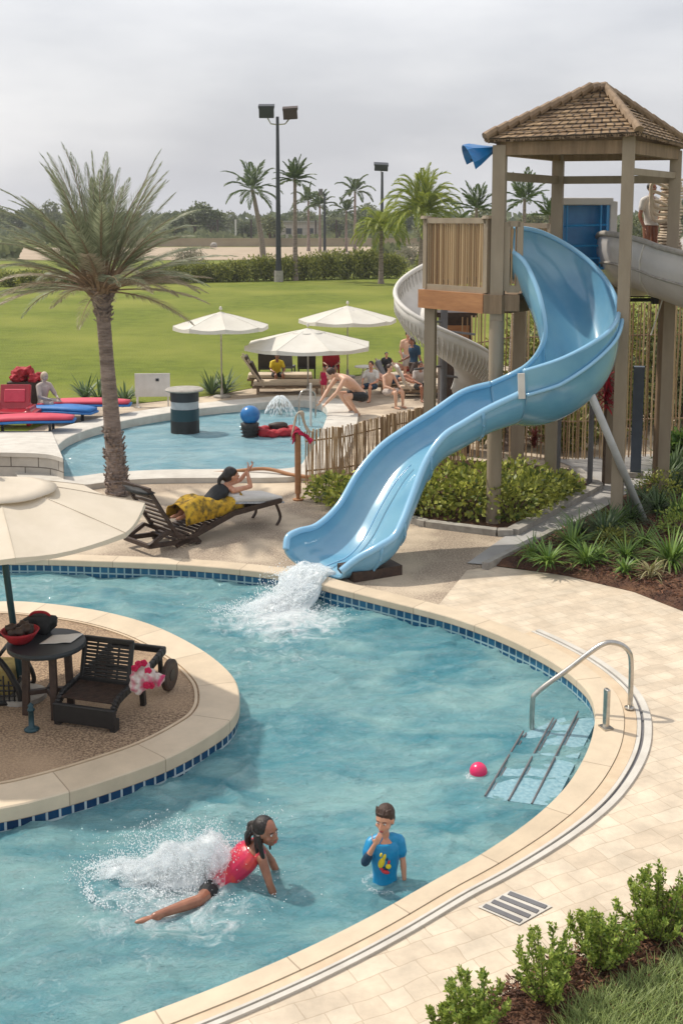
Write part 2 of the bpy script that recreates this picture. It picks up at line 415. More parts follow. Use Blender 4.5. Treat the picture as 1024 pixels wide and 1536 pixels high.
# water
def watermat(name, deep, pale, tmix, foam):
    m = bpy.data.materials.new(name); m.use_nodes = True; nt = m.node_tree; L = nt.links.new
    nt.nodes.remove(nt.nodes['Principled BSDF']); out = nt.nodes['Material Output']
    tc = nn(nt, 'ShaderNodeTexCoord'); src = tc.outputs['Object']
    mp = nn(nt, 'ShaderNodeMapping'); mp.inputs['Scale'].default_value = (.8, 1.5, 1); mp.inputs['Rotation'].default_value = (0,0,R(-15)); L(src, mp.inputs[0])
    n1 = nn(nt, 'ShaderNodeTexNoise'); n1.inputs['Scale'].default_value = 4.2; n1.inputs['Detail'].default_value = 12; n1.inputs['Roughness'].default_value = .70; n1.inputs['Distortion'].default_value = .35
    L(mp.outputs[0], n1.inputs['Vector'])
    bp = nn(nt, 'ShaderNodeBump'); bp.inputs['Strength'].default_value = 1; bp.inputs['Distance'].default_value = .1; L(n1.outputs['Fac'], bp.inputs['Height'])
    n2 = nn(nt, 'ShaderNodeTexNoise'); n2.inputs['Scale'].default_value = .9; n2.inputs['Detail'].default_value = 7; n2.inputs['Distortion'].default_value = 1.2; L(mp.outputs[0], n2.inputs['Vector'])
    mr = nn(nt, 'ShaderNodeMapRange'); mr.inputs['From Min'].default_value = .32; mr.inputs['From Max'].default_value = .66; L(n2.outputs['Fac'], mr.inputs['Value'])
    mx = nn(nt, 'ShaderNodeMix', data_type='RGBA'); mx.inputs[6].default_value = deep; mx.inputs[7].default_value = pale; L(mr.outputs[0], mx.inputs[0])
    colr = mx.outputs[2]
    ng = nn(nt, 'ShaderNodeTexNoise'); ng.inputs['Scale'].default_value = 22; ng.inputs['Detail'].default_value = 8; ng.inputs['Roughness'].default_value = .75; ng.inputs['Distortion'].default_value = .8; L(mp.outputs[0], ng.inputs['Vector'])
    mg = nn(nt, 'ShaderNodeMapRange'); mg.inputs['From Min'].default_value = .52; mg.inputs['From Max'].default_value = .74; mg.inputs['To Max'].default_value = .42; L(ng.outputs['Fac'], mg.inputs['Value'])
    mxg = nn(nt, 'ShaderNodeMix', data_type='RGBA'); mxg.inputs[7].default_value = (.66,.8,.82,1); L(mg.outputs[0], mxg.inputs[0]); L(colr, mxg.inputs[6]); colr = mxg.outputs[2]
    nfi = nn(nt, 'ShaderNodeTexNoise'); nfi.inputs['Scale'].default_value = 15; nfi.inputs['Detail'].default_value = 5; nfi.inputs['Roughness'].default_value = .6; nfi.inputs['Distortion'].default_value = .8; L(mp.outputs[0], nfi.inputs['Vector'])
    bp2 = nn(nt, 'ShaderNodeBump'); bp2.inputs['Strength'].default_value = .8; bp2.inputs['Distance'].default_value = .03; L(nfi.outputs['Fac'], bp2.inputs['Height']); L(bp.outputs[0], bp2.inputs['Normal']); bp = bp2
    # aerated foam around the places where water is thrown up
    nf = nn(nt, 'ShaderNodeTexNoise'); nf.inputs['Scale'].default_value = 5; nf.inputs['Detail'].default_value = 10; nf.inputs['Roughness'].default_value = .75; nf.inputs['Distortion'].default_value = 1; L(src, nf.inputs['Vector'])
    acc = None
    for (cx, cy, rad, amt) in foam:
        vd = nn(nt, 'ShaderNodeVectorMath', operation='DISTANCE'); vd.inputs[1].default_value = (cx, cy, 0); L(src, vd.inputs[0])
        m1 = nn(nt, 'ShaderNodeMapRange'); m1.inputs['From Min'].default_value = 0; m1.inputs['From Max'].default_value = rad
        m1.inputs['To Min'].default_value = amt; m1.inputs['To Max'].default_value = 0; L(vd.outputs['Value'], m1.inputs['Value'])
        if acc is None: acc = m1.outputs[0]
        else:
            a = nn(nt, 'ShaderNodeMath', operation='MAXIMUM'); L(acc, a.inputs[0]); L(m1.outputs[0], a.inputs[1]); acc = a.outputs[0]
    if acc is None:
        v = nn(nt, 'ShaderNodeValue'); v.outputs[0].default_value = 0; acc = v.outputs[0]
    ad = nn(nt, 'ShaderNodeMath', operation='ADD'); L(acc, ad.inputs[0]); L(nf.outputs['Fac'], ad.inputs[1])
    fm = nn(nt, 'ShaderNodeMapRange'); fm.inputs['From Min'].default_value = .74; fm.inputs['From Max'].default_value = 1.0; L(ad.outputs[0], fm.inputs['Value'])
    mf = nn(nt, 'ShaderNodeMix', data_type='RGBA'); mf.inputs[7].default_value = (.8,.86,.88,1); L(fm.outputs[0], mf.inputs[0]); L(colr, mf.inputs[6])
    df = nn(nt, 'ShaderNodeBsdfDiffuse'); L(mf.outputs[2], df.inputs['Color']); L(bp.outputs[0], df.inputs['Normal'])
    tr = nn(nt, 'ShaderNodeBsdfTransparent'); tr.inputs['Color'].default_value = (.62,.86,.9,1)
    inv = nn(nt, 'ShaderNodeMath', operation='MULTIPLY_ADD'); inv.inputs[1].default_value = -tmix; inv.inputs[2].default_value = tmix; L(fm.outputs[0], inv.inputs[0])
    ms = nn(nt, 'ShaderNodeMixShader'); L(inv.outputs[0], ms.inputs[0]); L(df.outputs[0], ms.inputs[1]); L(tr.outputs[0], ms.inputs[2])
    gl = nn(nt, 'ShaderNodeBsdfGlossy'); gl.inputs['Roughness'].default_value = .06; L(bp.outputs[0], gl.inputs['Normal'])
    fr = nn(nt, 'ShaderNodeFresnel'); fr.inputs['IOR'].default_value = 1.33; L(bp.outputs[0], fr.inputs['Normal'])
    m3 = nn(nt, 'ShaderNodeMixShader'); L(fr.outputs[0], m3.inputs[0]); L(ms.outputs[0], m3.inputs[1]); L(gl.outputs[0], m3.inputs[2])
    L(m3.outputs[0], out.inputs['Surface']); M[name] = m
# ================================================================== SETTING
WZ = -.2; COPZ = .03
poolA = crom([G(u, v, COPZ) for u, v in [(-330,846),(-120,840),(30,838),(150,841),(300,848),(430,862),(500,880),(580,900),(680,926),(760,956),(830,992),(876,1028),(893,1058),(893,1092),(880,1132),(850,1180),(800,1228),(725,1280),(650,1322),(560,1373),(460,1423),(350,1471),(240,1514),(150,1547),(0,1600),(-330,1700)]], 6)
poolA = [Vector((p.x, p.y, 0)) for p in poolA]     # runs clockwise seen from above
islO = crom([G(u, v, COPZ) for u, v in [(-260,930),(-120,908),(0,902),(60,904),(150,916),(230,938),(300,973),(345,1010),(358,1043),(350,1072),(320,1098),(250,1136),(150,1172),(60,1198),(0,1211),(-150,1238),(-330,1220),(-400,1100)]], 6, True)
islO = [Vector((p.x, p.y, 0)) for p in islO]
poolB = crom([G(u, v, 0) for u, v in [(96,722),(80,697),(82,680),(104,661),(150,645),(220,630),(300,618),(380,610),(440,605),(478,609),(492,622),(482,655),(462,690),(437,709),(330,711),(240,712),(165,716)]], 5, True)
poolB = [Vector((p.x, p.y, 0)) for p in poolB]
BIG = [Vector(p) for p in ((-1500,-30,0),(1500,-30,0),(1500,2500,0),(-1500,2500,0))]
region('ground', BIG, [poolA, poolB], -.01, 'scrub')
# lawn
lawn = [G(u, v) for u, v in [(-420,640),(-100,668),(0,662),(60,640),(130,612),(200,606),(262,600),(330,592),(430,572),(520,566),(640,552),(760,548),(1300,548)]] + [Vector((140,138,0)), Vector((-120,138,0))]
region('lawn', lawn, [poolB], .012, 'lawn')
deck = [Vector((p.x, p.y, 0)) for p in poolA[:47]] + [G(725,848), G(800,812), G(900,762), G(1010,700), G(1200,690), G(1300,545), G(760,545), G(640,549), G(520,563), G(430,569), G(330,589), G(262,597), G(200,603), G(130,609), G(60,637), G(0,659), G(-100,665), G(-420,640), G(-500,700)]
region('aggregate_deck', deck, [poolB], 0.0, 'agg')
pav = [Vector((p.x, p.y, 0)) for p in poolA[46:]] + [G(-330,1800,0), G(600,1800), G(1500,1900), G(1500,900), G(1060,930), G(1024,917), G(950,888), G(850,864), G(740,850), G(700,856)]
region('paver_deck', pav, [], .006, 'pavers')
road = [Vector(p) for p in ((-110,142,0),(40,140,0),(140,136,0),(200,205,0),(20,212,0),(-110,196,0))]
region('road', road, [], .03, 'sand')
# pool basin
watermat('water_a', sc(94,170,186), sc(176,224,224), .38, [(G(425,905).x, G(425,905).y, 1.6, .6), (G(262,1310).x, G(262,1310).y, 1.25, .5), (G(800,1150).x, G(800,1150).y, 1.1, .26), (G(100,1430).x, G(100,1430).y, 2.2, .18), (G(60,870).x, G(60,870).y, 2.5, .2), (G(420,960).x, G(420,960).y, 3.2, .24)])
watermat('water_b', sc(134,186,202), sc(180,216,224), .3, [(G(420,600).x, G(420,600).y, 3, .3)])
wallA = [p.copy() for p in poolA]
strip('pool_tile_band', [at_z(wallA, -.045), at_z(wallA, -.5)], 'tile_far', vvals=[.0, .46])
strip('pool_wall', [at_z(offset(wallA, -.004, False), -.36), at_z(offset(wallA, -.004, False), -1.25)], 'plaster')
floor = MB(); floor.add([(-16,3,-1.2),(6,3,-1.2),(6,18.5,-1.2),(-16,18.5,-1.2)], [(0,1,2,3)]); tag(floor.build('pool_floor', 'plaster'), kind='structure')
def wave_grid(name, x0, x1, y0, y1, step, z, m, amp, centres):
    nx = int((x1-x0)/step); ny = int((y1-y0)/step); mb = MB()
    for j in range(ny+1):
        y = y0+(y1-y0)*j/ny
        for i in range(nx+1):
            x = x0+(x1-x0)*i/nx
            h = amp*(noise.noise(Vector((x*.9+.3*y, y*1.6, 0)))+.6*noise.noise(Vector((x*2.1, y*3.6+.8*x, 3)))+.3*noise.noise(Vector((x*5-y, y*7, 9))))
            rn = noise.noise(Vector((x*1.1+.5*y, y*2.6-.3*x, 7)) + Vector((.5*noise.noise(Vector((x,y,1))),0,0))); rm = .5+.5*noise.noise(Vector((x*.5, y*.5, 11)))
            h += amp*1.5*rm*max(0, 1-abs(rn)*5)**2
            r2 = noise.noise(Vector((x*3+y, y*6, 17))); h += amp*.35*max(0, 1-abs(r2)*4)**2
            for cx, cy, ra, wl, am in centres:
                d = math.hypot(x-cx, y-cy)
                if d < ra*3: h += am*math.sin(d*6.283/wl+2*noise.noise(Vector((x*.8,y*.8,5))))*math.exp(-d/ra)
            mb.v.append((x, y, z+h))
    for j in range(ny):
        for i in range(nx):
            a = j*(nx+1)+i; mb.f.append((a, a+1, a+nx+2, a+nx+1))
    return tag(mb.build(name, m, smooth=True), kind='structure')
wave_grid('pool_water', -9, 3.6, 5, 17, .035, WZ, 'water_a', .042, [(G(425,905).x, G(425,905).y, 2.2, .9, .03), (G(340,1310).x, G(340,1310).y, 1.3, .6, .02), (G(575,1310).x, G(575,1310).y, .8, .4, .008)])
wave_grid('upper_pool_water', -8.5, 4, 20, 33, .1, -.12, 'water_b', .02, [])
fb = MB(); fb.add([(-9,20,-.9),(5,20,-.9),(5,34,-.9),(-9,34,-.9)], [(0,1,2,3)]); tag(fb.build('upper_pool_floor', 'plaster'), kind='structure')
strip('upper_pool_wall', [at_z(poolB, .02), at_z(poolB, -1)], 'plaster', closed=True)
# outer coping: inner stone ring, second ring, white drain channel
def ring(name, base, d0, d1, ztop, thick, m, closed=False, smooth=False, sc_=None):
    a = offset(base, d0, closed) if d0 else [p.copy() for p in base]; b = offset(base, d1, closed)
    if sc_:
        a = [p+(q-p)*sc_(i) for i, (p, q) in enumerate(zip(base, a))]; b = [p+(q-p)*sc_(i) for i, (p, q) in enumerate(zip(base, b))]
    return strip(name, [at_z(a, ztop-thick), at_z(a, ztop-.012), at_z([x+(y-x)*.03 for x, y in zip(a, b)], ztop), at_z(b, ztop), at_z(b, ztop-thick)], m, closed)
sgn = -1
def orient(poly):   # +1 if offset(+) goes outward
    a = sum((poly[i].x*poly[(i+1) % len(poly)].y - poly[(i+1) % len(poly)].x*poly[i].y) for i in range(len(poly)))
    return 1 if a > 0 else -1
oA = orient(poolA); oB = orient(poolB); oI = orient(islO)
def tap(i): t = max(0, min(1, (i-78)/30)); return 1-.42*t*t*(3-2*t)
ring('pool_coping', poolA, -.02*oA, .26*oA, COPZ, .09, 'coping_uv', sc_=tap)
tapn = lambda i: tap(i+54)
near = poolA[54:]
ring('outer_coping', near, .264*oA, .38*oA, COPZ-.008, .03, 'coping', sc_=tapn)
ring('drain_channel', near, .383*oA, .42*oA, COPZ-.004, .04, 'white_concrete', sc_=tapn)
ring('drain_slot', near, .42*oA, .45*oA, COPZ-.022, .03, 'grey_post', sc_=tapn)
ring('drain_edging', near, .45*oA, .52*oA, COPZ-.004, .04, 'white_concrete', sc_=tapn)
# island
ring('island_coping', islO, .01*oI, -.40*oI, COPZ, .135, 'coping_uv', True)
isin = offset(islO, -.39*oI)
region('island_deck', isin, [], COPZ-.012, 'agg_isl')
strip('island_tile_band', [at_z(islO, -.095), at_z(islO, -.3)], 'tile_near', closed=True, vvals=[.10, -.105])
strip('island_wall', [at_z(islO, -.29), at_z(islO, -1.25)], 'plaster', closed=True)
cc = offset(islO, -.42*oI); ring('island_joint', cc, 0, -.03*oI, COPZ+.002, .02, 'coping', True)
# upper pool coping
ring('upper_pool_coping', poolB, -.02*oB, .75*oB, .10, .2, 'white_concrete', True)
# retaining wall of pale blocks at the left of the upper pool
rt = thing('retaining_wall', G(40,722), 'low white block retaining wall beside the upper pool behind the cream parasol', 'wall')
wl = [G(u, v, 0) for u, v in [(-260,716),(-60,716),(60,718),(97,726)]]; wl = crom(wl, 6)
ob = strip('block_face', [[p+Vector((0,0,.46))-rt.location for p in wl], [p-rt.location for p in wl]], 'blocks', parent=rt)
yb_ = G(40,655).y; back = [Vector((p.x*yb_/p.y-.25, yb_, 0)) for p in wl]
wlx = [p+Vector((0,-.04,0)) for p in wl]
strip('ledge', [[p+Vector((0,0,.42))-rt.location for p in wlx], [p+Vector((0,0,.5))-rt.location for p in wlx], [p+Vector((0,0,.13))-rt.location for p in back], [p+Vector((0,0,.0))-rt.location for p in back]], 'white_concrete', parent=rt)
e0, e1 = wlx[-1], back[-1]
s = MB(); s.add([e0, e1, e1+Vector((0,0,.13)), e0+Vector((0,0,.5))], [(0,1,2,3)]); s.build('end_face', 'white_concrete', rt, world=True)
# pool steps (submerged) with metal nosings
st = thing('pool_steps', G(800,1150,-.6), 'submerged white pool steps with three grey metal edges under the handrail', 'steps')
lines = [[(784,1102),(727,1196)], [(829,1082),(762,1203)], [(866,1072),(797,1208)], [(900,1070),(830,1212)]]
M['wet_step'] = mat('wet_step', sc(150,182,190), sc(108,150,164), rough=.15, scale=22, detail=8, bump=.6, bscale=30)
for i in range(3):
    a, b = [G(*q, WZ+.0) for q in lines[i]]; c, d = [G(*q, WZ) for q in lines[i+1]]
    z = WZ+.008+.004*i
    s = MB(); s.add([Vector((q.x,q.y,z)) for q in (a,b,d,c)]+[Vector((q.x,q.y,-1.2)) for q in (a,b,d,c)], [(0,1,2,3),(0,4,5,1),(1,5,6,2),(2,6,7,3),(3,7,4,0)])
    s.build('tread', 'wet_step', st, world=True)
    t = MB(); t.tube([a+Vector((0,0,.035)), (a+b)/2+Vector((0,0,.03)), b+Vector((0,0,.015))], .010, 8); t.tube([a+Vector((.03,0,.02)), b+Vector((.03,0,.0))], .007, 6)
    t.build('nosing', 'grey_post', st, world=True)
# planting beds
bed1 = [G(u, v) for u, v in [(480,742),(560,762),(640,783),(745,796),(765,796),(893,728),(860,706),(760,694),(640,690),(520,712)]]
region('planting_bed', bed1, [], .02, 'mulch')
k = MB(); kp = [G(u, v, .04) for u, v in [(478,744),(560,765),(640,786),(745,799),(768,799)]]
for a, b in zip(kp, kp[1:]): k.bar(a, b, .16, .12)
kp2 = [G(768,799,.04), G(896,730,.04), G(860,705,.04)]
for a, b in zip(kp2, kp2[1:]): k.bar(a, b, .2, .13)
tag(k.build('bed_kerb', 'kerb'), kind='structure')
path = [G(u, v) for u, v in [(768,800),(898,731),(905,716),(1060,700),(1060,676),(860,676),(830,690),(905,722),(1010,712),(900,762),(800,812),(735,842),(640,845)]]
path = [G(u, v) for u, v in [(700,846),(762,802),(900,731),(870,706),(830,690),(1080,676),(1080,706),(1010,706),(900,766),(800,816),(728,848)]]
region('path', path, [], .014, 'path')
bed2 = [G(u, v) for u, v in [(728,848),(800,814),(900,765),(1000,706),(1200,700),(1300,1010),(1060,932),(1024,918),(950,889),(850,865),(770,853)]]
# mounded mulch bed
def mound(name, poly, h, z0, m, step=.12, amp=.03, fall=.6):
    xs = [p.x for p in poly]; ys = [p.y for p in poly]; x0, x1, y0, y1 = min(xs), max(xs), min(ys), max(ys)
    def dist(p):
        best = 9
        for i in range(len(poly)):
            a, b = poly[i], poly[(i+1) % len(poly)]; ab = Vector((b.x-a.x, b.y-a.y)); ap = Vector((p.x-a.x, p.y-a.y))
            t = max(0, min(1, ap.dot(ab)/max(ab.length_squared, 1e-9))); best = min(best, (ap-ab*t).length)
        return best
    vs = [Vector((p.x, p.y)) for p in poly]; n0 = len(vs); es = [(i, (i+1) % n0) for i in range(n0)]
    x = x0
    while x < x1:
        y = y0
        while y < y1:
            q = Vector((x+rnd.uniform(-.03,.03), y+rnd.uniform(-.03,.03)))
            if inside(q, poly): vs.append(q)
            y += step
        x += step
    V, E, Fc, *_ = geometry.delaunay_2d_cdt(vs, es, [], 0, 1e-5); mb = MB()
    for q in V:
        d = dist(q); mb.v.append((q.x, q.y, z0 + h*min(1, d/fall)**.6 + (amp*noise.noise(Vector((q.x*4, q.y*4, 2))) if d > .02 else 0)))
    for f in Fc:
        c = sum((V[i] for i in f), Vector((0,0)))/3
        if inside(c, poly): mb.f.append(tuple(f) if (V[f[1]]-V[f[0]]).cross(V[f[2]]-V[f[0]]) > 0 else tuple(reversed(f)))
    return tag(mb.build(name, m, smooth=True), kind='structure'), mb
mound('mulch_bed', bed2, .12, .01, 'mulch')
k = MB(); kp = [G(u, v, .05) for u, v in [(727,850),(800,813),(830,798)]]
for a, b in zip(kp, kp[1:]): k.bar(a, b, .10, .12)
tag(k.build('mulch_bed_kerb', 'kerb'), kind='structure')
bed3 = [G(u, v) for u, v in [(640,1560),(700,1530),(760,1490),(830,1460),(900,1420),(960,1385),(1010,1350),(1100,1300),(1300,1220),(1500,1500),(1200,1900),(700,1900)]]
mound('front_mulch_bed', bed3, .07, .01, 'mulch', step=.07, amp=.03, fall=.3)
# chips of bark scattered on the mulch
def chips(name, poly, n, z, s0, label):
    xs = [p.x for p in poly]; ys = [p.y for p in poly]; mb = MB(); k = 0
    while k < n:
        q = Vector((rnd.uniform(min(xs), max(xs)), rnd.uniform(min(ys), max(ys)), 0))
        if not inside(q, poly): k += .2; continue
        k += 1; a = rnd.uniform(0, 6.28); q.z = z+rnd.uniform(-.01,.03)
        mb.leaf(q, Vector((math.cos(a), math.sin(a), rnd.uniform(-.4,.5))), rnd.uniform(.5,1.4)*s0, s0*.3)
    tag(mb.build(name, 'mulch_chip'), label, 'mulch', kind='stuff')
vis3 = [G(u, v) for u, v in [(650,1550),(760,1492),(900,1422),(1010,1352),(1050,1330),(1050,1560)]]
chips('bark_chips', vis3, 9000, .085, .05, 'loose brown bark chips under the small foreground shrubs')
vis2 = [G(u, v) for u, v in [(765,848),(815,822),(910,772),(1040,720),(1040,922),(950,889),(850,865)]]
chips('bark_chips', vis2, 9000, .13, .07, 'dark bark chips on the curved bed of spiky plants')
# long grass in the lower right corner
gp = [G(u, v) for u, v in [(850,1545),(900,1515),(960,1488),(1040,1450),(1040,1620),(840,1620)]]
mb = MB()
for i in range(16000):
    q = G(rnd.uniform(820,1070), rnd.uniform(1440,1640))
    if not inside(q, gp) and rnd.random() < .97: continue
    a = rnd.uniform(0, 6.28); l = rnd.uniform(.08,.2)
    mb.blade(Vector((q.x, q.y, .05)), Vector((math.cos(a)*.5, math.sin(a)*.5, 1)), l, .008, .7, 3)
tag(mb.build('long_grass', 'grass_blade'), 'tufts of long green grass in the near right corner', 'grass', kind='stuff')
# drain grate
gc = G(771,1363)
gt = thing('drain_grate', (gc.x, gc.y, .012), 'flat floor drain grate with four dark slots in the pale paving', 'drain')
c1, c2, c3_, c4 = G(716,1363), G(765,1338), G(828,1362), G(778,1390)
f = MB(); f.add([Vector((q.x,q.y,.014)) for q in (c1,c4,c3_,c2)], [(0,1,2,3)]); f.build('plate', 'white_concrete', gt, world=True)
for i in range(4):
    t = (i+.5)/4; a = c1.lerp(c2, t); b = c4.lerp(c3_, t); a, b = a.lerp(b, .06), a.lerp(b, .94)
    f = MB(); f.bar(a+Vector((0,0,.017)), b+Vector((0,0,.017)), .045, .006); f.build('slot', 'grey_post', gt, world=True)
# ================================================================== SLIDE TOWER
PZ = 3.72          # platform floor height
B_ = G(739,785); C_ = Vector((P(943,205,17.55).x,17.55,0)); E_ = Vector((5.62,19.4,0)); D_ = B_+E_-C_; A_ = Vector((1.52,19.3,0))
tw = thing('slide_tower', (B_.x, B_.y, 0), 'tall timber slide tower with hipped shingle roof on taupe posts', 'tower')
for p, h, w_, m in ((B_,6.05,.19,'taupe'),(C_,6.15,.18,'taupe'),(E_,6.05,.19,'taupe'),(D_,6.05,.19,'taupe'),(A_,4.95,.18,'taupe'),(G(828,722),3.7,.2,'white'),(Vector((3.35,21.2,0)),3.7,.22,'taupe')):
    m_ = MB(); m_.box((p.x,p.y,h/2), (w_,w_,h), R(-18)); 
    if p is B_: m_ = MB(); m_.tube([(p.x,p.y,-.02),(p.x,p.y,PZ-.4)], .12, 20); m_.box((p.x,p.y,(PZ-.4+h)/2), (.2,.2,h-PZ+.4), R(-18))
    o = m_.build('post', m, tw, world=True)
ez = 6.0
def lerp(a, b, t): return a+(b-a)*t
ex = Vector((B_.x+E_.x, B_.y+E_.y, 0))/2
# ring beams below eaves
m_ = MB()
for a, b in ((B_,C_),(C_,E_),(E_,D_),(D_,B_)):
    m_.bar(a+Vector((0,0,ez+.0)), b+Vector((0,0,ez+.0)), .14, .2)
m_.build('eave_beam', 'wood_tan', tw, world=True)
m_ = MB()
for a, b in ((B_,D_),(D_,E_)):
    m_.bar(a+Vector((0,0,ez-.42)), b+Vector((0,0,ez-.42)), .08, .13)
m_.bar(C_+Vector((0,0,ez-.36)), E_+Vector((0,0,ez-.36)), .07,.1)
m_.build('tie_beam', 'taupe', tw, world=True)
# roof: hipped, corners beyond the posts, short ridge
def out(p, d=.28): v = (p-ex); v.z = 0; return p+v.normalized()*d
rc = [out(q)+Vector((0,0,ez+.12)) for q in (B_,C_+Vector((0,0,.06)),E_,D_)]
r1 = P(884,137,18.6); r2 = P(906,136,18.9)
apx = (r1+r2)/2
rb = None
def roof_face(name, a, b, ta, tb, m, rows=12):
    # overlapping tile courses, real steps
    mb = MB(); mb.uv = []; nrm = (b-a).cross(ta-a).normalized()
    if nrm.z < 0: nrm = -nrm
    W = (b-a).length; Hh = ((ta+tb)/2-(a+b)/2).length
    for r in range(rows):
        t0, t1 = r/rows, (r+1)/rows
        p0, p1 = a.lerp(ta, t0), b.lerp(tb, t0); q0, q1 = a.lerp(ta, t1), b.lerp(tb, t1)
        n = max(1, int((p1-p0).length/.12)); o = len(mb.v)
        for i in range(n+1):
            s = i/n; lift = .026 + (.012 if i % 2 else 0) + rnd.uniform(-.003,.003)
            lo = p0.lerp(p1, s) - (ta-a).normalized()*rnd.uniform(.0,.008); hi = q0.lerp(q1, s)
            mb.v += [tuple(lo+nrm*lift), tuple(hi+nrm*.012), tuple(lo-nrm*.01)]
            x = (p0.lerp(p1, s)-a).dot((b-a)/W); mb.uv += [(x, t0*Hh), (x, t1*Hh), (x, t0*Hh)]
        for i in range(n):
            k = o+3*i; mb.f += [(k, k+3, k+4, k+1), (k+2, k+5, k+3, k)]
    return mb.build(name, m, tw, world=True)
faces = [(rc[0],rc[1],r1,r2),(rc[1],rc[2],r2,r2),(rc[2],rc[3],r2,r1),(rc[3],rc[0],r1,r1)]
for a, b, ta, tb in faces: roof_face('roof_slope', a, b, ta, tb, 'roof_tile')
m_ = MB(); m_.add([q-Vector((0,0,.03)) for q in rc]+[apx-Vector((0,0,.12))], [(0,1,4),(1,2,4),(2,3,4),(3,0,4)]); m_.build('roof_soffit', 'wood_tan', tw, world=True)
m_ = MB()
for a, b in ((rc[0],r1),(rc[1],r2),(rc[2],r2),(rc[3],r1),(r1,r2)):
    n = max(2, int((b-a).length/.2)); d = (b-a)/n
    for i in range(n):
        m_.tube([a+d*i+Vector((0,0,.05)), a+d*(i+1.12)+Vector((0,0,.085))], [.075,.06], 8)
m_.build('ridge_tile', 'wood_tan', tw, world=True)
# thatch-like fringe at the eaves
m_ = MB()
for a, b in ((rc[0],rc[1]),(rc[1],rc[2]),(rc[2],rc[3]),(rc[3],rc[0])):
    n = int((b-a).length/.03)
    for i in range(n):
        q = a.lerp(b, i/n)+Vector((0,0,.03)); m_.bar(q, q+Vector((rnd.uniform(-.01,.01),0,-rnd.uniform(.03,.07))), .024, .012)
m_.build('eave_fringe', 'wood_tan', tw, world=True)
# platform
plat = [A_, B_, B_+(C_-B_)*.13, D_, Vector((2.6,21.0,0))]
m_ = MB(); k = len(plat)
m_.add([q+Vector((0,0,PZ)) for q in plat]+[q+Vector((0,0,PZ-.08)) for q in plat], [tuple(range(k)), tuple(reversed(range(k,2*k)))]+[(i,(i+1) % k,k+(i+1) % k,k+i) for i in range(k)])
m_.build('platform', 'wood_tan', tw, world=True)
AB = (B_-A_).normalized(); nAB = Vector((-AB.y, AB.x, 0)); nAB = nAB if nAB.y < 0 else -nAB
m_ = MB(); m_.bar(A_-AB*.12+nAB*.14+Vector((0,0,PZ-.14)), B_-AB*.14+nAB*.14+Vector((0,0,PZ-.14)), .09, .31); m_.build('face_beam', 'wood_orange', tw, world=True)
m_ = MB(); BC = (C_-B_).normalized(); 
m_.bar(B_-AB*.13+nAB*.15+Vector((0,0,PZ-.14)), B_+BC*.2+nAB*.15+Vector((0,0,PZ-.14)), .12, .3); m_.bar(B_+BC*.12+Vector((0,0,PZ-.12)), B_+BC*.35+Vector((0,0,PZ-.12)), .1, .26)
m_.bar(A_+Vector((0,.3,PZ-.2)), Vector((2.6,21.0,PZ-.2)), .1, .2); m_.bar(B_+Vector((.2,.4,PZ-.22)), D_+Vector((0,0,PZ-.22)), .1, .2)
m_.build('joist', 'wood_tan', tw, world=True)
def rail(a, b, z0, z1, cane=True, name='railing'):
    d = (b-a); Ln = d.length; d.normalize()
    m_ = MB(); m_.bar(a+Vector((0,0,z1)), b+Vector((0,0,z1)), .09, .09); m_.bar(a+Vector((0,0,z0)), b+Vector((0,0,z0)), .07, .11)
    m_.box((a+Vector((0,0,(z0+z1)/2))), (.09,.09,z1-z0+.06), math.atan2(d.y,d.x)); m_.box((b+Vector((0,0,(z0+z1)/2))), (.09,.09,z1-z0+.06), math.atan2(d.y,d.x))
    r_ = m_.build(name, 'taupe', tw, world=True)
    c = MB(); n = int(Ln/.052)
    for i in range(1, n):
        q = a+d*(Ln*i/n); rr = rnd.uniform(.012,.021)
        c.tube([q+Vector((rnd.uniform(-.006,.006),0,z0)), q+Vector((rnd.uniform(-.006,.006),0,z1))], rr, 6)
    c.build('cane_infill', 'bamboo', r_, world=True)
o1 = nAB*.09
rail(A_-AB*.02+o1, B_-AB*.16+o1, PZ+.06, PZ+1.17)
rail(B_+BC*.14, B_+BC*.34, PZ+.1, PZ+1.12)
rail(Vector((2.62,21.0,0)), D_-Vector((.1,0,0)), PZ+.1, PZ+1.08)
rail(A_+Vector((0,.1,0)), Vector((2.55,20.95,0)), PZ+.1, PZ+1.12)
for q_ in (A_-AB*.04, B_-AB*.16):
    m_ = MB(); m_.tube([q_+o1+Vector((0,0,PZ+1.2)), q_+o1+Vector((0,0,PZ+1.25))], [.1,.08], 12); m_.build('post_cap', 'taupe', tw, world=True)
# blue awning hung from the roof corner
q = P(748,226,18.1)
bu = thing('blue_parasol', q, 'small blue half-folded parasol sticking out from the left roof corner', 'parasol')
m_ = MB(); ax = Vector((-.95,-.1,-.42)).normalized(); sd = Vector((.1,-1,0)).normalized(); up = ax.cross(sd); n = 9
top = q+Vector((0,0,.05)); o = 0; m_.v.append(tuple(top)); 
for i in range(n+1):
    a = math.pi*(i/n)*1.25-.6; rr = .3+.03*(i % 2)
    m_.v.append(tuple(top+ax*.42+(sd*math.cos(a)+up*math.sin(a))*rr*.75)); 
for i in range(n): m_.f.append((0, i+1, i+2))
o = len(m_.v)
for i in range(n+1):
    a = math.pi*(i/n)*1.25-.6; m_.v.append(tuple(top+ax*.52+(sd*math.cos(a)+up*math.sin(a))*.27))
for i in range(n): m_.f.append((i+1, i+2, o+i+1, o+i))
can = m_.build('canopy', 'blue_deep', bu, world=True); sm_ = can.modifiers.new('s','SOLIDIFY'); sm_.thickness = .01
m_ = MB(); m_.tube([q+Vector((.12,0,.02)), top+ax*.5], .012, 6); m_.build('shaft', 'dark_metal', bu, world=True)
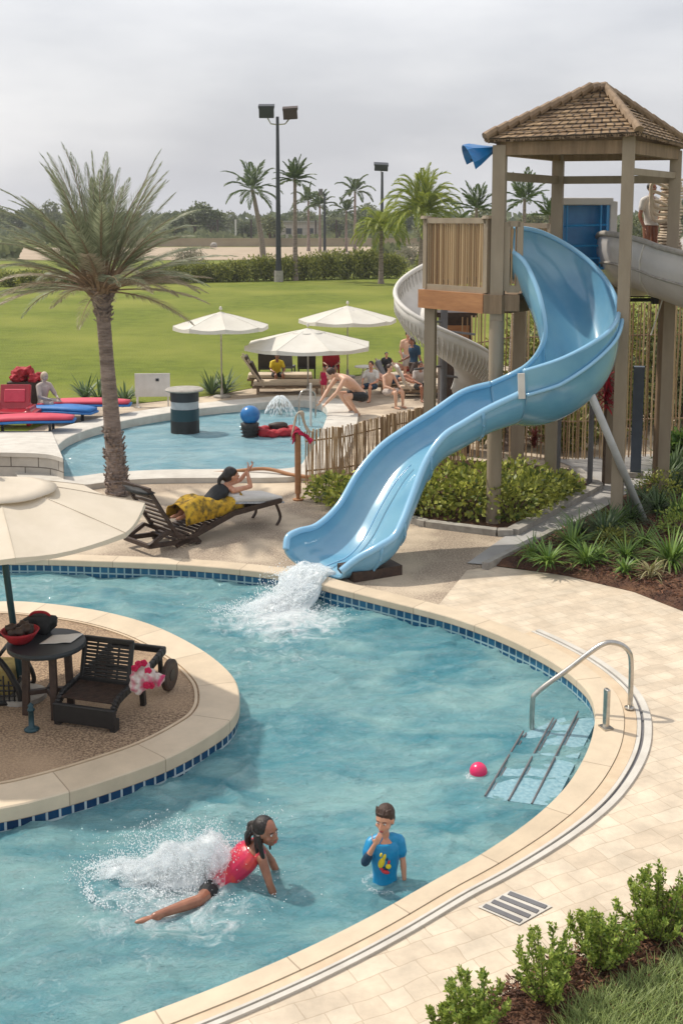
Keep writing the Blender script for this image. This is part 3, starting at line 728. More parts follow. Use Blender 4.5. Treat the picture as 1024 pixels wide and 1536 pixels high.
# ================================================================== BLUE SLIDE
sl = thing('water_slide', G(560,868), 'large curving open blue fibreglass water slide emptying into the pool', 'water slide')
# stations: L rim (u,v,Y), R rim (u,v,Y), depth
up_st = [((766,376,18.0),(771,341,19.0),.55),((785,392,17.75),(812,349,19.15),.62),((802,425,17.5),(862,376,19.1),.72),((813,462,17.3),(902,412,18.7),.8),
         ((817,500,17.25),(925,455,17.9),.88),((808,527,17.3),(921,487,17.1),.92),((790,548,17.45),(890,514,16.75),.9),((766,562,17.6),(840,540,16.55),.85),((735,576,17.6),(784,558,16.5),.64)]
lo_st = [((735,576,17.6),(784,589,16.5),.5),((694,588,17.5),(735,612,16.35),.46),((650,617,17.35),(697,634,16.2),.44),((607,644,17.15),(665,655,16.0),.42),((571,670,16.95),(640,690,15.8),.42),((538,708,16.65),(618,745,15.5),.42),((508,758,16.3),(603,783,15.25),.42),((476,788,16.0),(590,806,15.1),.42),((447,797,15.75),(565,822,14.98),.42),((432,806,15.6),(536,838,14.97),.38),((429,824,15.5),(512,857,14.95),.17)]
def chute(st, name, flat=False, n=7, exitlip=False):
    Ls = crom([P(*s[0]) for s in st], n); Rs = crom([P(*s[1]) for s in st], n); Ds = crom([Vector((s[2],0,0)) for s in st], n)
    mb = MB(); K = 22; rows = len(Ls); th = .045
    for layer in (0, 1):
        for i in range(rows):
            a, b, d = Ls[i], Rs[i], Ds[i].x
            ch = (b-a); dn = Vector((0,0,-1)); 
            tdir = (Rs[min(i+1,rows-1)]+Ls[min(i+1,rows-1)]-Rs[max(i-1,0)]-Ls[max(i-1,0)]).normalized()
            pn = ch.normalized().cross(tdir); pn = pn if pn.z < 0 else -pn
            dn = (dn*.7+pn*.3).normalized()
            for k in range(K+1):
                th_ = math.pi*k/K; c_, s_ = math.cos(th_), math.sin(th_)
                t = .5-.5*math.copysign(abs(c_)**.75, c_)
                q = a+ch*t+dn*(d*s_**.75 if s_ > 0 else 0)
                if layer:
                    outv = (ch.normalized()*(-c_)+dn*max(s_,0)); q = q+outv.normalized()*th
                mb.v.append(tuple(q))
    S = K+1; O = rows*S
    for i in range(rows-1):
        for k in range(K):
            a = i*S+k; mb.f.append((a, a+1, a+1+S, a+S)); mb.f.append((O+a, O+a+S, O+a+1+S, O+a+1))
    for i in (0, rows-1):
        for k in range(K): a = i*S+k; mb.f.append((a, a+1, O+a+1, O+a) if i else (a, O+a, O+a+1, a+1))
    ob = mb.build(name, 'slide_in', sl, smooth=True, world=True)
    global OUTR; OUTR = [mb.v[O+i*S:O+i*S+S] for i in range(rows)]
    return ob, Ls, Rs, Ds
u1, UL, UR, UD = chute(up_st, 'upper_chute'); l1, LL, LR, LD = chute(lo_st, 'lower_chute')
for i_ in (9, 27, 42, 55):
    m_ = MB(); q0 = OUTR[i_]; m_.tube(q0, .022, 6); q1 = [Vector(x)+(Vector(y)-Vector(x))*.35 for x, y in zip(OUTR[i_], OUTR[i_+1])]; m_.tube(q1, .022, 6)
    for k_ in range(2, len(q0)-2, 3): m_.ell(Vector(q0[k_]).lerp(Vector(q1[k_]), .5)+Vector((.0,-.02,-.012)), .018, None, 6, 5)
    m_.build('section_flange', 'slide_in', l1, smooth=True, world=True)
def rimt(pts, name='rim', r=.042, par=None):
    m_ = MB(); m_.tube(pts, r, 10); return m_.build(name, 'slide_rim', par or sl, smooth=True, world=True)
rimt(UL, par=u1); rimt(UR, par=u1)
# bottom lip of the mouth: the rim rounds the corner and dips to the mouth
a, b = LL[-1], LR[-1]
rimt(LL, par=l1, r=.05); rimt(LR, par=l1, r=.055)
# outer flange along the banked wall
fl = []
for i in range(len(UR)):
    if i > 26: fl.append(UR[i]+Vector((.05,-.06,-.04-.3*min(1,(i-26)/24))))
rimt(fl, 'flange', .03, u1)
# rounded outer skirt at the mouth
m_ = MB(); sk = [] and [LR[-1]+Vector((-.1,-.05,-.28)), LR[-6]+Vector((.02,-.06,-.34)), LR[-14]+Vector((.05,-.05,-.36)), LR[-22]+Vector((.05,-.03,-.38))]
pass
# white joint strap
m_ = MB(); a = P(781,560,16.42); b = P(782,598,16.42); m_.bar(a, b, .10, .03, up=(0,1,0)); m_.build('joint_strap', 'white', sl, world=True)
# long seam line in the lower chute
m_ = MB(); ln = []
for i in range(24, len(LL)-6):
    ln.append(LL[i].lerp(LR[i], .42)+Vector((0,0,-LD[i].x*.90)))
m_.tube(ln, .012, 6); m_.build('seam', 'slide_rim', l1, smooth=True, world=True)
# plinth below the mouth
m_ = MB(); a = G(532,875); b = G(604,863); d = (b-a).normalized(); nv = Vector((-d.y, d.x, 0)); 
m_.box((a+b)/2+nv*.27+Vector((0,0,.07)), ((b-a).length, .5, .14), math.atan2(d.y,d.x)); m_.build('plinth', 'wood_dark', sl, world=True)
# leaning strut
m_ = MB(); m_.tube([P(866,545,16.8), G(969,790)+Vector((0,0,0))], .06, 16); m_.build('leaning_strut', 'strut_grey', sl, smooth=True, world=True)
# ================================================================== blue inner tub of the second slide
q = P(872,350,20.4)
tb = thing('blue_enclosure', (q.x, q.y, q.z-.6), 'deep blue moulded slide entry tub with grey hood beside the tower deck', 'slide entry')
m_ = MB(); W, H, D = .80, 1.12, .5
c = q+Vector((0,0,-.05))
m_.box(c+Vector((0,.25,0)), (W,.05,H)); m_.box(c+Vector((-W/2,0,0)), (.05,D,H)); m_.box(c+Vector((W/2,0,0)), (.05,D,H)); m_.box(c+Vector((0,0,-H/2)), (W+.05,D,.05))
m_.build('tub', 'tub_blue', tb, world=True)
m_ = MB()
for dz in (.18,-.18,-.4): m_.tube([c+Vector((-W/2,-.22,dz)), c+Vector((W/2,-.22,dz+.02))], .018, 8)
m_.tube([c+Vector((.28,-.24,H/2)), c+Vector((.28,-.24,-H/2))], .018, 8); m_.tube([c+Vector((-.32,-.24,H/2)), c+Vector((-.32,-.24,-H/2))], .014, 8)
m_.build('rib', 'tub_blue', tb, world=True)
m_ = MB(); m_.box(c+Vector((.0,0,H/2+.05)), (W+.16,D+.1,.13)); m_.box(c+Vector((W/2+.09,0,.08)), (.13,D+.1,H-.05)); m_.box(c+Vector((-W/2-.05,-.05,.0)), (.05,D,H*.9))
o = m_.build('hood', 'flume', tb, world=True); bv = o.modifiers.new('b','BEVEL'); bv.width = .03; bv.segments = 3
m_ = MB()
for dx in (-.3,.3): m_.tube([c+Vector((dx,.1,-H/2)), Vector((c.x+dx, c.y+.1, 0))], .05, 8)
m_.build('support_leg', 'grey_post', tb, world=True)
# ================================================================== grey flume
ce = [(952,402,21.6),(960,394,20.6),(975,390,19.6),(1024,408,18.9),(1090,430,18.2),(1180,470,17.5)]
cl = crom([P(*q) for q in ce], 6)
fm = thing('grey_flume', Vector((cl[-1].x, cl[-1].y, 0)), 'wide grey open flume sweeping behind the right tower post', 'water slide')
mb = MB(); K = 20; rad = .80
for i, q in enumerate(cl):
    d = (cl[min(i+1,len(cl)-1)]-cl[max(i-1,0)]).normalized(); r = d.cross(Vector((0,0,1))).normalized(); u_ = r.cross(d)
    for rr in (rad, rad-.05):
        for k in range(K+1):
            a = math.pi*(-1.08+1.16*k/K)
            mb.v.append(tuple(q+r*math.cos(a)*rr+u_*math.sin(a)*rr+u_*.25))
S = 2*(K+1)
for i in range(len(cl)-1):
    for k in range(K): a = i*S+k; mb.f += [(a,a+1,a+1+S,a+S),(a+K+1,a+K+1+S,a+K+2+S,a+K+2)]
    for k in (0,K): a = i*S+k; mb.f.append((a,a+S,a+S+K+1,a+K+1))
body = mb.build('channel', 'flume', fm, smooth=True, world=True)
def flu(i, ang, ro=0):
    q = cl[i]; d = (cl[min(i+1,len(cl)-1)]-cl[max(i-1,0)]).normalized(); r = d.cross(Vector((0,0,1))).normalized(); u_ = r.cross(d)
    a = math.pi*ang; return q+r*math.cos(a)*(rad+ro)+u_*math.sin(a)*(rad+ro)+u_*.25
for ang, rr in ((.08,.05),(-1.08,.05),(-.12,.022)):
    m_ = MB(); m_.tube([flu(i, ang, .01) for i in range(len(cl))], rr, 8); m_.build('rim' if rr > .03 else 'flange', 'kerb', fm, smooth=True, world=True)
m_ = MB(); i0 = 16; m_.tube([flu(i0, a_, .02) for a_ in (.08,-.05,-.2,-.35,-.5)]+[flu(i0,-.5,.02)+Vector((-.2,-.1,-.6))], .012, 6); m_.build('cable', 'white', fm, world=True)
m_ = MB(); 
for (u,v,Y) in ((1066,430,18.6),): p_ = P(u,v,Y); m_.tube([(p_.x,p_.y,0),(p_.x,p_.y,p_.z)], .12, 12)
m_.build('support_leg', 'taupe', fm, world=True)
# posts + dark rail on the right
for (u, v, hgt, w_, m, lb) in ((952,716,2.15,.2,'grey_post2','slate blue square post with open top behind the leaning strut'),(993,695,3.15,.19,'grey_post','tall grey fence post holding the black rail at the right')):
    if m not in M: M[m] = mat(m, sc(84,94,106), sc(74,82,94), rough=.7, scale=4)
    p_ = G(u,v); t = thing('square_post', p_, lb, 'post')
    s = MB(); s.box((0,0,hgt/2), (w_,w_,hgt), R(-15)); s.build('shaft', m, t)
    s = MB(); s.box((0,0,.06), (w_+.1,w_+.1,.12), R(-15)); s.build('footing', 'kerb', t)
a = P(930,450,20.6); b = P(1100,449,20.9)
t = thing('black_rail', a, 'black horizontal metal rail between the tower post and fence posts', 'rail')
s = MB(); s.tube([a,b], .035, 10); s.tube([a+Vector((0,0,.06)),b+Vector((0,0,.05))], .012, 6); s.build('bar', 'black', t, world=True)
s = MB(); s.box(P(988,450,20.55), (.28,.12,.14)); s.build('clamp', 'black', t, world=True)
# ================================================================== cane fences
def cane_fence(name, pts, z0, hs, spacing, label, jitter=.025, posts=True, rr=(.011,.02)):
    t = thing(name, pts[0], label, 'fence')
    mb = MB(); arcs = [0]
    for a, b in zip(pts, pts[1:]): arcs.append(arcs[-1]+(b-a).length)
    x = 0
    while x < arcs[-1]:
        i = max(j for j in range(len(arcs)-1) if arcs[j] <= x); s = (x-arcs[i])/(arcs[i+1]-arcs[i])
        q = pts[i].lerp(pts[i+1], s); h = hs[i]+(hs[i+1]-hs[i])*s+rnd.uniform(-jitter,jitter)
        n_ = 4; ps = [q+Vector((rnd.uniform(-.012,.012), rnd.uniform(-.02,.02), z0+h*j/n_)) for j in range(n_+1)]
        mb.tube(ps, rnd.uniform(*rr), 6); x += spacing*rnd.uniform(.6,1.5)
    mb.build('canes', 'bamboo', t, world=True)
    for fr in (.25, .8):
        m_ = MB(); m_.tube([p+Vector((0,.03,z0+h*fr)) for p, h in zip(pts, hs)], .016, 6); m_.build('cross_wire', 'wood_tan', t, world=True)
    return t
f1 = [G(458,727), G(520,722), G(600,708), G(700,690)]
cane_fence('cane_fence', f1, 0, [1.02,1.08,1.2,1.25], .034, 'low bamboo cane fence sloping behind the slide beside the wooden post')
f2 = [G(690,684), G(760,688), G(860,690), G(960,686), G(1080,682)]
cane_fence('cane_fence', f2, .0, [2.9,3.15,3.2,3.2,3.2], .075, 'tall thin bamboo cane screen behind the tower and red flowers')
# wooden post with pink towel
p_ = G(447,750); wp = thing('wooden_post', p_, 'reddish brown round wooden post at the near end of the cane fence', 'post')
s = MB(); s.tube([(0,0,.12),(0,0,1.2)], .055, 12); s.tube([(0,0,.0),(0,0,.12)], [.03,.04], 10); s.build('pole', 'wood_orange', wp)
s = MB(); s.lathe([(.001,0),(.09,0),(.1,.02),(.03,.03)], 14); s.build('foot', 'wood_orange', wp)
# towel draped
q = p_+Vector((0,0,1.2)); tt = thing('pink_towel', q, 'bright pink and tan towel hanging over the round wooden post', 'towel')
def drape(name, m, prof, y0, y1, par, wav=.02, th=.012, seed=0):
    mb = MB(); n = 14; pr = crom([Vector((x,0,z)) for x,z in prof], 4)
    for j, p in enumerate(pr):
        for i in range(n+1):
            s_ = i/n; yy = y0+(y1-y0)*s_; o_ = wav*noise.noise(Vector((s_*5+seed, j*.25, seed)))
            mb.v.append((p.x+o_, yy+o_, p.z+o_))
    for j in range(len(pr)-1):
        for i in range(n): a = j*(n+1)+i; mb.f.append((a,a+1,a+n+2,a+n+1))
    o_ = mb.build(name, m, par, smooth=True); k = o_.modifiers.new('s','SOLIDIFY'); k.thickness = th; return o_
drape('pink_half', 'pinkcloth', [(-.07,-.16),(-.06,0),(0,.04),(.08,-.02),(.2,-.12),(.24,-.16)], -.09,.08, tt, .05, seed=2)
drape('tan_half', 'beige_cushion', [(-.09,-.1),(-.07,.1),(-.02,.3),(.04,.36),(.1,.2),(.22,0)], .0,.13, tt, .05, seed=5)
# copper bar behind lounger
a, b = G(190,716,.0), G(437,716,.0)
cr_ = thing('copper_rail', a, 'low curved copper coloured rail lying along the upper pool edge', 'rail')
s = MB(); s.tube(crom([P(240,712,21.4),P(330,709,21.4),P(395,703,21.3),P(437,712,21.0),P(470,716,20.8)],5), .035, 10); s.build('bar', 'wood_orange', cr_, smooth=True, world=True)
# ================================================================== white ribbed spiral slide behind tower
cx, cy = 2.05, 22.6
sp_ = thing('spiral_slide', (cx, cy, 0), 'white ribbed spiral slide coiling down behind the tower platform', 'water slide')
cen = []; 
for i in range(61):
    t = i/60; a = R(60)+t*R(340); z = 4.1-2.6*t; rr = .62
    cen.append((Vector((cx+math.cos(a)*rr, cy+math.sin(a)*rr*.9, z)), a))
mb = MB(); K = 10; hw = .36
for (q, a) in cen:
    o_ = Vector((math.cos(a), math.sin(a), 0))
    for k in range(K+1):
        th_ = math.pi*k/K; mb.v.append(tuple(q-o_*hw*math.cos(th_)+Vector((0,0,-.3*math.sin(th_)+(.25 if k > K/2 else 0)*(k-K/2)/(K/2)))))
for i in range(60):
    for k in range(K): b = i*(K+1)+k; mb.f.append((b,b+1,b+K+2,b+K+1))
o_ = mb.build('channel', 'white', sp_, smooth=True, world=True); so_ = o_.modifiers.new('s','SOLIDIFY'); so_.thickness = .04
m_ = MB(); m_.tube([q+Vector((math.cos(a),math.sin(a),0))*hw+Vector((0,0,.26)) for q,a in cen], .05, 8); m_.tube([q-Vector((math.cos(a),math.sin(a),0))*hw for q,a in cen], .045, 8); m_.build('rim', 'white', sp_, smooth=True, world=True)
m_ = MB()
for i in range(0,60):
    for (q,a) in (cen[i],):
        o_ = Vector((math.cos(a),math.sin(a),0)); m_.tube([q+o_*(hw+.01)+Vector((0,0,.25)), q+o_*(hw+.015)+Vector((0,0,-.05)), q+o_*(hw*.6)+Vector((0,0,-.3))], .014, 5); m_.tube([q+o_*(hw-.03)+Vector((0,0,.24)), q+o_*(hw*.75)+Vector((0,0,-.16))], .012, 5)
m_.build('ribs', 'white', sp_, world=True)
m_ = MB(); m_.tube([(cx,cy,0),(cx,cy,3.9)], .07, 12); 
for z in (.9,1.8,2.7): m_.tube([(cx,cy,z),(cx+.6,cy-.2,z-.05)], .025, 6); m_.tube([(cx,cy,z+.2),(cx-.6,cy-.2,z+.15)], .025, 6)
m_.build('mast', 'grey_post', sp_, world=True)
# dark kiosk board under the platform
q = P(682,480,23.8); t = thing('kiosk', (q.x,q.y,0), 'small dark brown wooden kiosk seen under the tower platform', 'kiosk')
s = MB(); s.box((0,0,1.45), (.66,.5,2.9)); s.build('body', 'wood_dark', t); s = MB(); s.box((.02,-.27,2.35), (.5,.03,.75)); s.build('panel', 'brick_red' if 'brick_red' in M else 'wood_orange', t); s = MB(); s.box((0,0,2.95), (.86,.7,.1)); s.build('roof', 'wood_dark', t)
# ================================================================== handrail and short rail
YH = G(943,1062,.03).y
hr = thing('handrail', G(945,1062,.03), 'bent stainless steel handrail arching over the pool steps', 'handrail')
pts = [*[P(u_,v_,YH) for u_,v_ in ((798,1100),(798,1056),(806,1038),(850,1005),(900,968),(925,965),(942,977),(946,1000),(944,1062))]]
pts[0].z = -.42
s = MB(); s.tube(crom(pts, 6), .026, 16); s.build('rail', 'steel', hr, smooth=True, world=True)
for u, v, z in ((943,1062,.035),):
    s = MB(); q = G(u,v,z); s.lathe([(.001,0),(.05,0),(.048,.012),(.03,.018)], 20, q); s.build('flange', 'steel', hr, world=True)
q = G(908,1092,.03); t = thing('rail_post', q, 'short upright stainless steel post on the stone pool edge', 'handrail')
s = MB(); s.box((0,0,.2), (.045,.07,.40), R(20)); o_ = s.build('post', 'steel', t); bv = o_.modifiers.new('b','BEVEL'); bv.width = .014; bv.segments = 3
s = MB(); s.box((0,0,.008), (.1,.12,.016), R(20)); s.build('base_plate', 'steel', t)
# ================================================================== balls and floats
q = G(717,1160,WZ); s = MB(); s.ell((0,0,0), .083, n=28, m=18); o_ = s.build('beach_ball', 'pink', smooth=True); o_.location = (q.x,q.y,WZ+.022); tag(o_, 'small glossy magenta ball floating near the pool steps', 'ball')
q = G(375,655,-.12); t = thing('splash_post', q, 'blue ball on a dark stubby post standing in the upper pool', 'pool toy')
s = MB(); s.lathe([(.15,-.8),(.16,.0),(.17,.1),(.2,.2),(.22,.32),(.1,.36)], 20); 
for z in (.02,.1,.18): s.lathe([(.14,z-.03),(.2+z*.2,z),(.14,z+.03)], 20)
s.build('post', 'black', t, smooth=True); s = MB(); s.ell((.01,0,.52), (.235,.235,.22), n=28, m=18); s.build('ball', 'blue_deep', t, smooth=True)
q = G(415,652,-.12); t = thing('pool_float', q, 'puffy red inflatable ring with a brown bundle beside the dark post', 'pool float')
s = MB(); 
for i in range(11):
    a = i*6.283/11; s.ell((math.cos(a)*.42, math.sin(a)*.28, .08+.03*math.sin(i*2.3)), (.17,.13,.11), jit=.25, seed=i)
o_ = s.build('ring', 'red', t); remesh(o_, .025, 3)
s = MB(); s.ell((.05,.1,.2), (.24,.13,.09), jit=.3); s.build('bundle', 'wood_dark', t, smooth=True)
# grey pillar in the pool with flat cap
q = G(278,648,-.12); t = thing('pool_pillar', q, 'round grey pillar with dark bands and a flat cap standing in the upper pool', 'pillar')
s = MB(); s.lathe([(.33,-.7),(.33,.98)], 32); s.build('shaft', 'glass_grey' if 'glass_grey' in M else 'grey_post', t, smooth=False)
s = MB(); s.lathe([(.335,-.05),(.342,-.05),(.342,.3),(.335,.3)], 32); s.build('lower_band', 'black', t)
s = MB(); s.lathe([(.334,.3),(.338,.3),(.338,.58),(.334,.58)], 32); s.build('middle_band', 'teal_metal', t)
s = MB(); s.lathe([(.334,.76),(.339,.76),(.339,.98),(.334,.98)], 32); s.build('upper_band', 'dark_metal', t)
s = MB(); s.lathe([(.3,.98),(.44,1.0),(.46,1.03),(.42,1.06),(.001,1.07)], 32); s.build('cap', 'kerb', t, smooth=False)
# notice board
q = G(206,610); q2 = G(258,600); t = thing('notice_board', q, 'blank white notice board on a bent leg at the lawn edge', 'sign')
s = MB(); s.box((.42,0,.58), (.92,.04,.62), R(4)); s.build('panel', 'white', t)
s = MB(); s.tube([(0.02,-.02,.5),(.02,-.05,0),(.12,-.22,.01)], .03, 8); s.build('leg', 'white', t); s = MB(); s.tube([(.82,.03,.4),(.82,.03,0)], .02, 8); s.build('leg', 'white', t)
s = MB(); s.box((.55,-.01,.72), (.08,.05,.07), R(4)); s.build('plate', 'dark_metal', t)
# mushroom fountain
q = G(420,622,-.12); t = thing('fountain', q, 'small white dome of falling water in the upper pool', 'fountain')
s = MB(); s.tube([(0,0,-.5),(0,0,.42)], .05, 10); s.build('pipe', 'steel', t)
s = MB()
for i in range(500):
    a = rnd.uniform(0,6.283); r0 = rnd.uniform(0,1); x = .40*r0; z = .50-.42*r0**2.2; s.leaf(Vector((math.cos(a)*x, math.sin(a)*x, z)), Vector((math.cos(a)*.5, math.sin(a)*.5, -1.5*r0)), .12, .02)
tag(s.build('water_dome', 'spray', t), kind='stuff')
# ================================================================== VEGETATION
def V3(*a): return Vector(a)
def frond(mb, stem, base, az, el, Ln, nleaf, lw, ll, droop, vee=.5, tip=.25, twist=0, start=.12, sr=.012):
    d = V3(math.cos(az)*math.cos(el), math.sin(az)*math.cos(el), math.sin(el)); q = Vector(base); n = 14
    pts = [q.copy()]; ds = [d.copy()]
    for i in range(n):
        d = (d + V3(0,0,-droop/n*(.4+1.3*i/n))).normalized(); q = q + d*Ln/n; pts.append(q.copy()); ds.append(d.copy())
    if stem is not None: stem.tube(pts[:-1], [sr*(1-.85*i/n) for i in range(n)], 5, cap=False)
    side0 = V3(-math.sin(az), math.cos(az), 0)
    for k in range(nleaf):
        t = start+(1-start)*(k+rnd.random()*.6)/nleaf; f = min(t*n, n-.001); i = int(f); p = pts[i].lerp(pts[i+1], f-i); dd = ds[i]
        up = side0.cross(dd); up = up if up.z > 0 or abs(dd.z) > .9 else -up
        L_ = ll*(math.sin(math.pi*min(1, .18+.82*t))**.6)*(1-.3*t)*rnd.uniform(.8,1.15)
        for sgn_ in (-1, 1):
            ld = dd*(.55+tip+t*.5) + side0*sgn_*(.9-.3*t) + up*(vee+rnd.uniform(-.15,.2)) + V3(0,0,-.15)
            mb.leaf(p, ld, L_, lw, nrm=up+side0*sgn_*.6+V3(rnd.uniform(-.3,.3),rnd.uniform(-.3,.3),0), bend=.35)
# big date palm beside the upper pool
bp_ = G(178,742); dp = thing('date_palm', bp_, 'large feathery date palm leaning slightly at the upper pool edge by the wooden lounger', 'palm tree')
s = MB(); tp = []; tr_ = []
topz = P(152,434,19.9); 
N = 46
for i in range(N+1):
    t = i/N; x = (topz.x-bp_.x)*t**.9; z = (topz.z)*t
    tp.append(V3(x, (topz.y-bp_.y)*t, z)); tr_.append((.175-.055*min(1,t*1.5)+(.035 if t > .92 else 0)) * (1.0 if i % 2 else 1.035))
s.tube(tp, tr_, 18)
# old frond boots, shaggy low down and under the crown
for i in range(520):
    t = rnd.random()**2*.34 if i < 330 else rnd.uniform(.86,1.02); f = t*N; k = min(int(f), N-1); c = tp[k]; a = rnd.uniform(0,6.283); r_ = tr_[k]*.96
    o_ = V3(math.cos(a), math.sin(a), 0); s.bar(c+o_*r_, c+o_*(r_+rnd.uniform(.02,.07))+V3(0,0,rnd.uniform(.03,.12)), rnd.uniform(.03,.06), .014)
s.build('trunk', 'palm_trunk', dp)
top = tp[-1]+V3(0,0,-.03)
s = MB()
for i in range(70):
    a = rnd.uniform(0,6.283); el = rnd.uniform(.3,1.2); o_ = V3(math.cos(a)*math.cos(el), math.sin(a)*math.cos(el), math.sin(el)); s.bar(top+o_*.08-V3(0,0,.25), top+o_*rnd.uniform(.3,.5), .06, .02)
s.build('frond_bases', 'wood_tan', dp)
st1, gr, br = MB(), MB(), MB()
rnd.seed(21)
NF = 96
for i in range(NF):
    az = i*2.39996+rnd.uniform(-.2,.2); q_ = i/NF
    el = R(88) - R(80)*q_**.8 + rnd.uniform(-.22,.22)
    brown = rnd.random() < (q_-.55)*2.2
    frond(br if brown else gr, st1, top+V3(math.cos(az)*.06, math.sin(az)*.06, 0), az, el, rnd.uniform(2.15,2.75)*(1-.14*q_), 92, .0105, .42, rnd.uniform(.5,1.15)-.1*q_, vee=.2, tip=.25, start=.24, sr=.018)
o_ = gr.build('crown', 'date_green', dp); br.build('brown_fronds', 'date_brown', o_); st1.build('frond_stems', 'dry_grass' if False else 'wood_tan', o_)
# distant / middle palms
def palm(px, py, topv, crown, nf, mlabel, tr=.16, leafm='palm_leaf', dro=.9, group='palms across the lawn', el0=80, lean=0, ll=.5, nl=22, lw=.06, Yo=None, elr=85, cat='palm tree'):
    b_ = G(px, py) if Yo is None else V3((px-512)/F*Yo, Yo, 0)
    tz = P(px, topv, b_.y).z
    t = thing('palm_tree', b_, mlabel, cat, group)
    s = MB(); s.tube([V3(lean*k**1.5, 0, tz*k) for k in (0,.1,.3,.6,.85,1)], [tr*1.35,tr*1.05,tr,tr*.8,tr*.7,tr*.6], 10); s.build('trunk', 'palm_trunk', t)
    s = MB()
    for i in range(nf):
        az = i*2.39996+rnd.uniform(-.2,.2); el = R(el0)-R(elr)*(i/nf)+rnd.uniform(-.12,.12)
        frond(s, s, V3(lean,0,tz-.1), az, el, crown*rnd.uniform(.85,1.1), nl, lw, ll, dro*rnd.uniform(.8,1.2), vee=.1, start=.1, sr=.02)
    s.build('crown', leafm, t)
    return t
palm(396,383,285,4.4,17,'slim palm with arching fronds left of the tall floodlight pole', tr=.34, dro=1.5, Yo=130, lean=-1.2, ll=1.2, lw=.16)
palm(443,421,268,2.1,24,'straight palm with a tight round crown just right of the tall floodlight pole', tr=.2, dro=.8, ll=.6, lw=.1)
palm(532,352,287,3.6,11,'thin distant palm left of the smaller floodlight', tr=.25, dro=1.7, Yo=170, ll=1.1, lw=.25)
palm(463,352,302,3.6,13,'distant palm with loose crown behind the straight palm', tr=.25, dro=1.5, Yo=180, ll=1.1, lw=.22)
palm(480,352,308,3.2,13,'shorter distant palm next to the thin lamp pole', tr=.22, dro=1.3, Yo=172, ll=1.0, lw=.22)
palm(519,352,316,2.8,11,'stubby distant palm beside the thin distant palm', tr=.22, dro=1.4, Yo=176, ll=1.0, lw=.22)
palm(712,420,312,1.9,15,'low palm top showing behind the tower railing', tr=.15, dro=.9, Yo=70, ll=.6, lw=.09)
palm(783,420,298,2.0,15,'pale palm seen between the tower posts', tr=.15, dro=.7, Yo=68, ll=.6, lw=.09)
palm(822,430,322,1.3,12,'small palm top just left of the rear tower post', tr=.15, dro=.8, Yo=60, ll=.5, lw=.09)
palm(632,412,320,3.9,52,'big drooping yellow green palm rising behind the hedge by the tower', tr=.28, leafm='areca', dro=2.3, Yo=82, ll=1.0, lw=.07, nl=44, elr=75, el0=88)
palm(571,405,345,3.0,34,'smaller drooping yellow green palm beside the floodlight pole', tr=.2, leafm='areca', dro=2.6, Yo=88, ll=.9, lw=.07, nl=34, elr=70)
palm(775,640,470,.01,1,'dark palm trunk standing behind the tower platform', tr=.19, Yo=24, leafm='blade_dark', ll=.01, nl=1, group=None)
# leaf blob
def crownleaves(mb, c, r, n, lf, wf, hollow=.45, seed=0):
    for i in range(n):
        while True:
            d = V3(rnd.uniform(-1,1), rnd.uniform(-1,1), rnd.uniform(-1,1))
            if .1 < d.length < 1: break
        d.normalize(); rr = rnd.uniform(hollow, 1)**.6
        k = 1+.55*noise.noise(d*2.1+V3(seed, seed*.7, 0)) + .2*noise.noise(d*5+V3(0,seed,0))
        p = V3(d.x*r[0], d.y*r[1], d.z*r[2])*rr*k + c
        mb.leaf(p, (d+V3(rnd.uniform(-1,1),rnd.uniform(-1,1),rnd.uniform(-.6,1))*.9), lf*rnd.uniform(.6,1.3), wf*rnd.uniform(.7,1.2))
def bush_mesh(w_, d_, h_, n, lf, seed):
    mb = MB()
    for j in range(5):
        c = V3(rnd.uniform(-.35,.35)*w_, rnd.uniform(-.2,.2)*d_, h_*rnd.uniform(.38,.58)); crownleaves(mb, c, (w_*.36, d_*.4, h_*.42), n//5, lf, lf*.6, .3, seed+j)
    return mb
# clipped hedge bushes across the lawn
hed = [(232,1.5),(262,1.7),(292,1.6),(322,1.7),(352,1.9),(384,2.1),(418,2.2),(452,2.3),(486,2.4),(518,2.6),(549,2.8),(582,2.2)]
pl = ['round','low','broad','ragged','dense','bushy']
refs = ['leftmost, behind the date palm','second from the left','third from the left','left of the slim palm','nearest the slim palm','between the slim palm and the pole','at the foot of the tall floodlight pole','right of the straight palm','in the middle of the right half','below the distant palm','tallest, next to the separate round bush','separate round bush at the right end']
protos = []
for j in range(3):
    rnd.seed(40+j); t = thing('hedge_bush', (0,0,0), 'x', 'bush', 'hedge bushes at the far edge of the lawn')
    o_ = bush_mesh(2.4, 1.8, 1.75, 2600, .2, j*5).build('foliage', 'hedge_leaf', t)
    s = MB(); 
    for k in range(4): s.tube([(rnd.uniform(-.3,.3),0,0),(rnd.uniform(-.6,.6),0,1.0)], .04, 5)
    s.build('stems', 'bark', t); protos.append((t, False))
used = [False]*3
for i, (u, h) in enumerate(hed):
    j = i % 3; t = protos[j][0]
    if used[j]: t = copy_tree(t)
    used[j] = True
    v = 425-8*(i/11); t.location = G(u, v)+V3(0,0,0); t.rotation_euler.z = rnd.uniform(-.4,.4); t.scale = (1.0, 1, h/1.75); tag(t, 'green hedge bush across the lawn, '+refs[i])
for i, (u, v, h, lb) in enumerate([(20,430,1.3,'low green bush at the far left edge of the lawn'),(48,432,1.5,'dark bushy shrub second from the left lawn edge'),(80,430,1.2,'ragged bush left of the date palm trunk'),(108,428,1.1,'small bush nearest the date palm on its left'),(640,405,2.2,'tall hedge bush below the drooping palm')]):
    t = copy_tree(protos[i % 3][0]); t.location = G(u,v); t.scale = (.9,1,h/1.75); tag(t, lb)
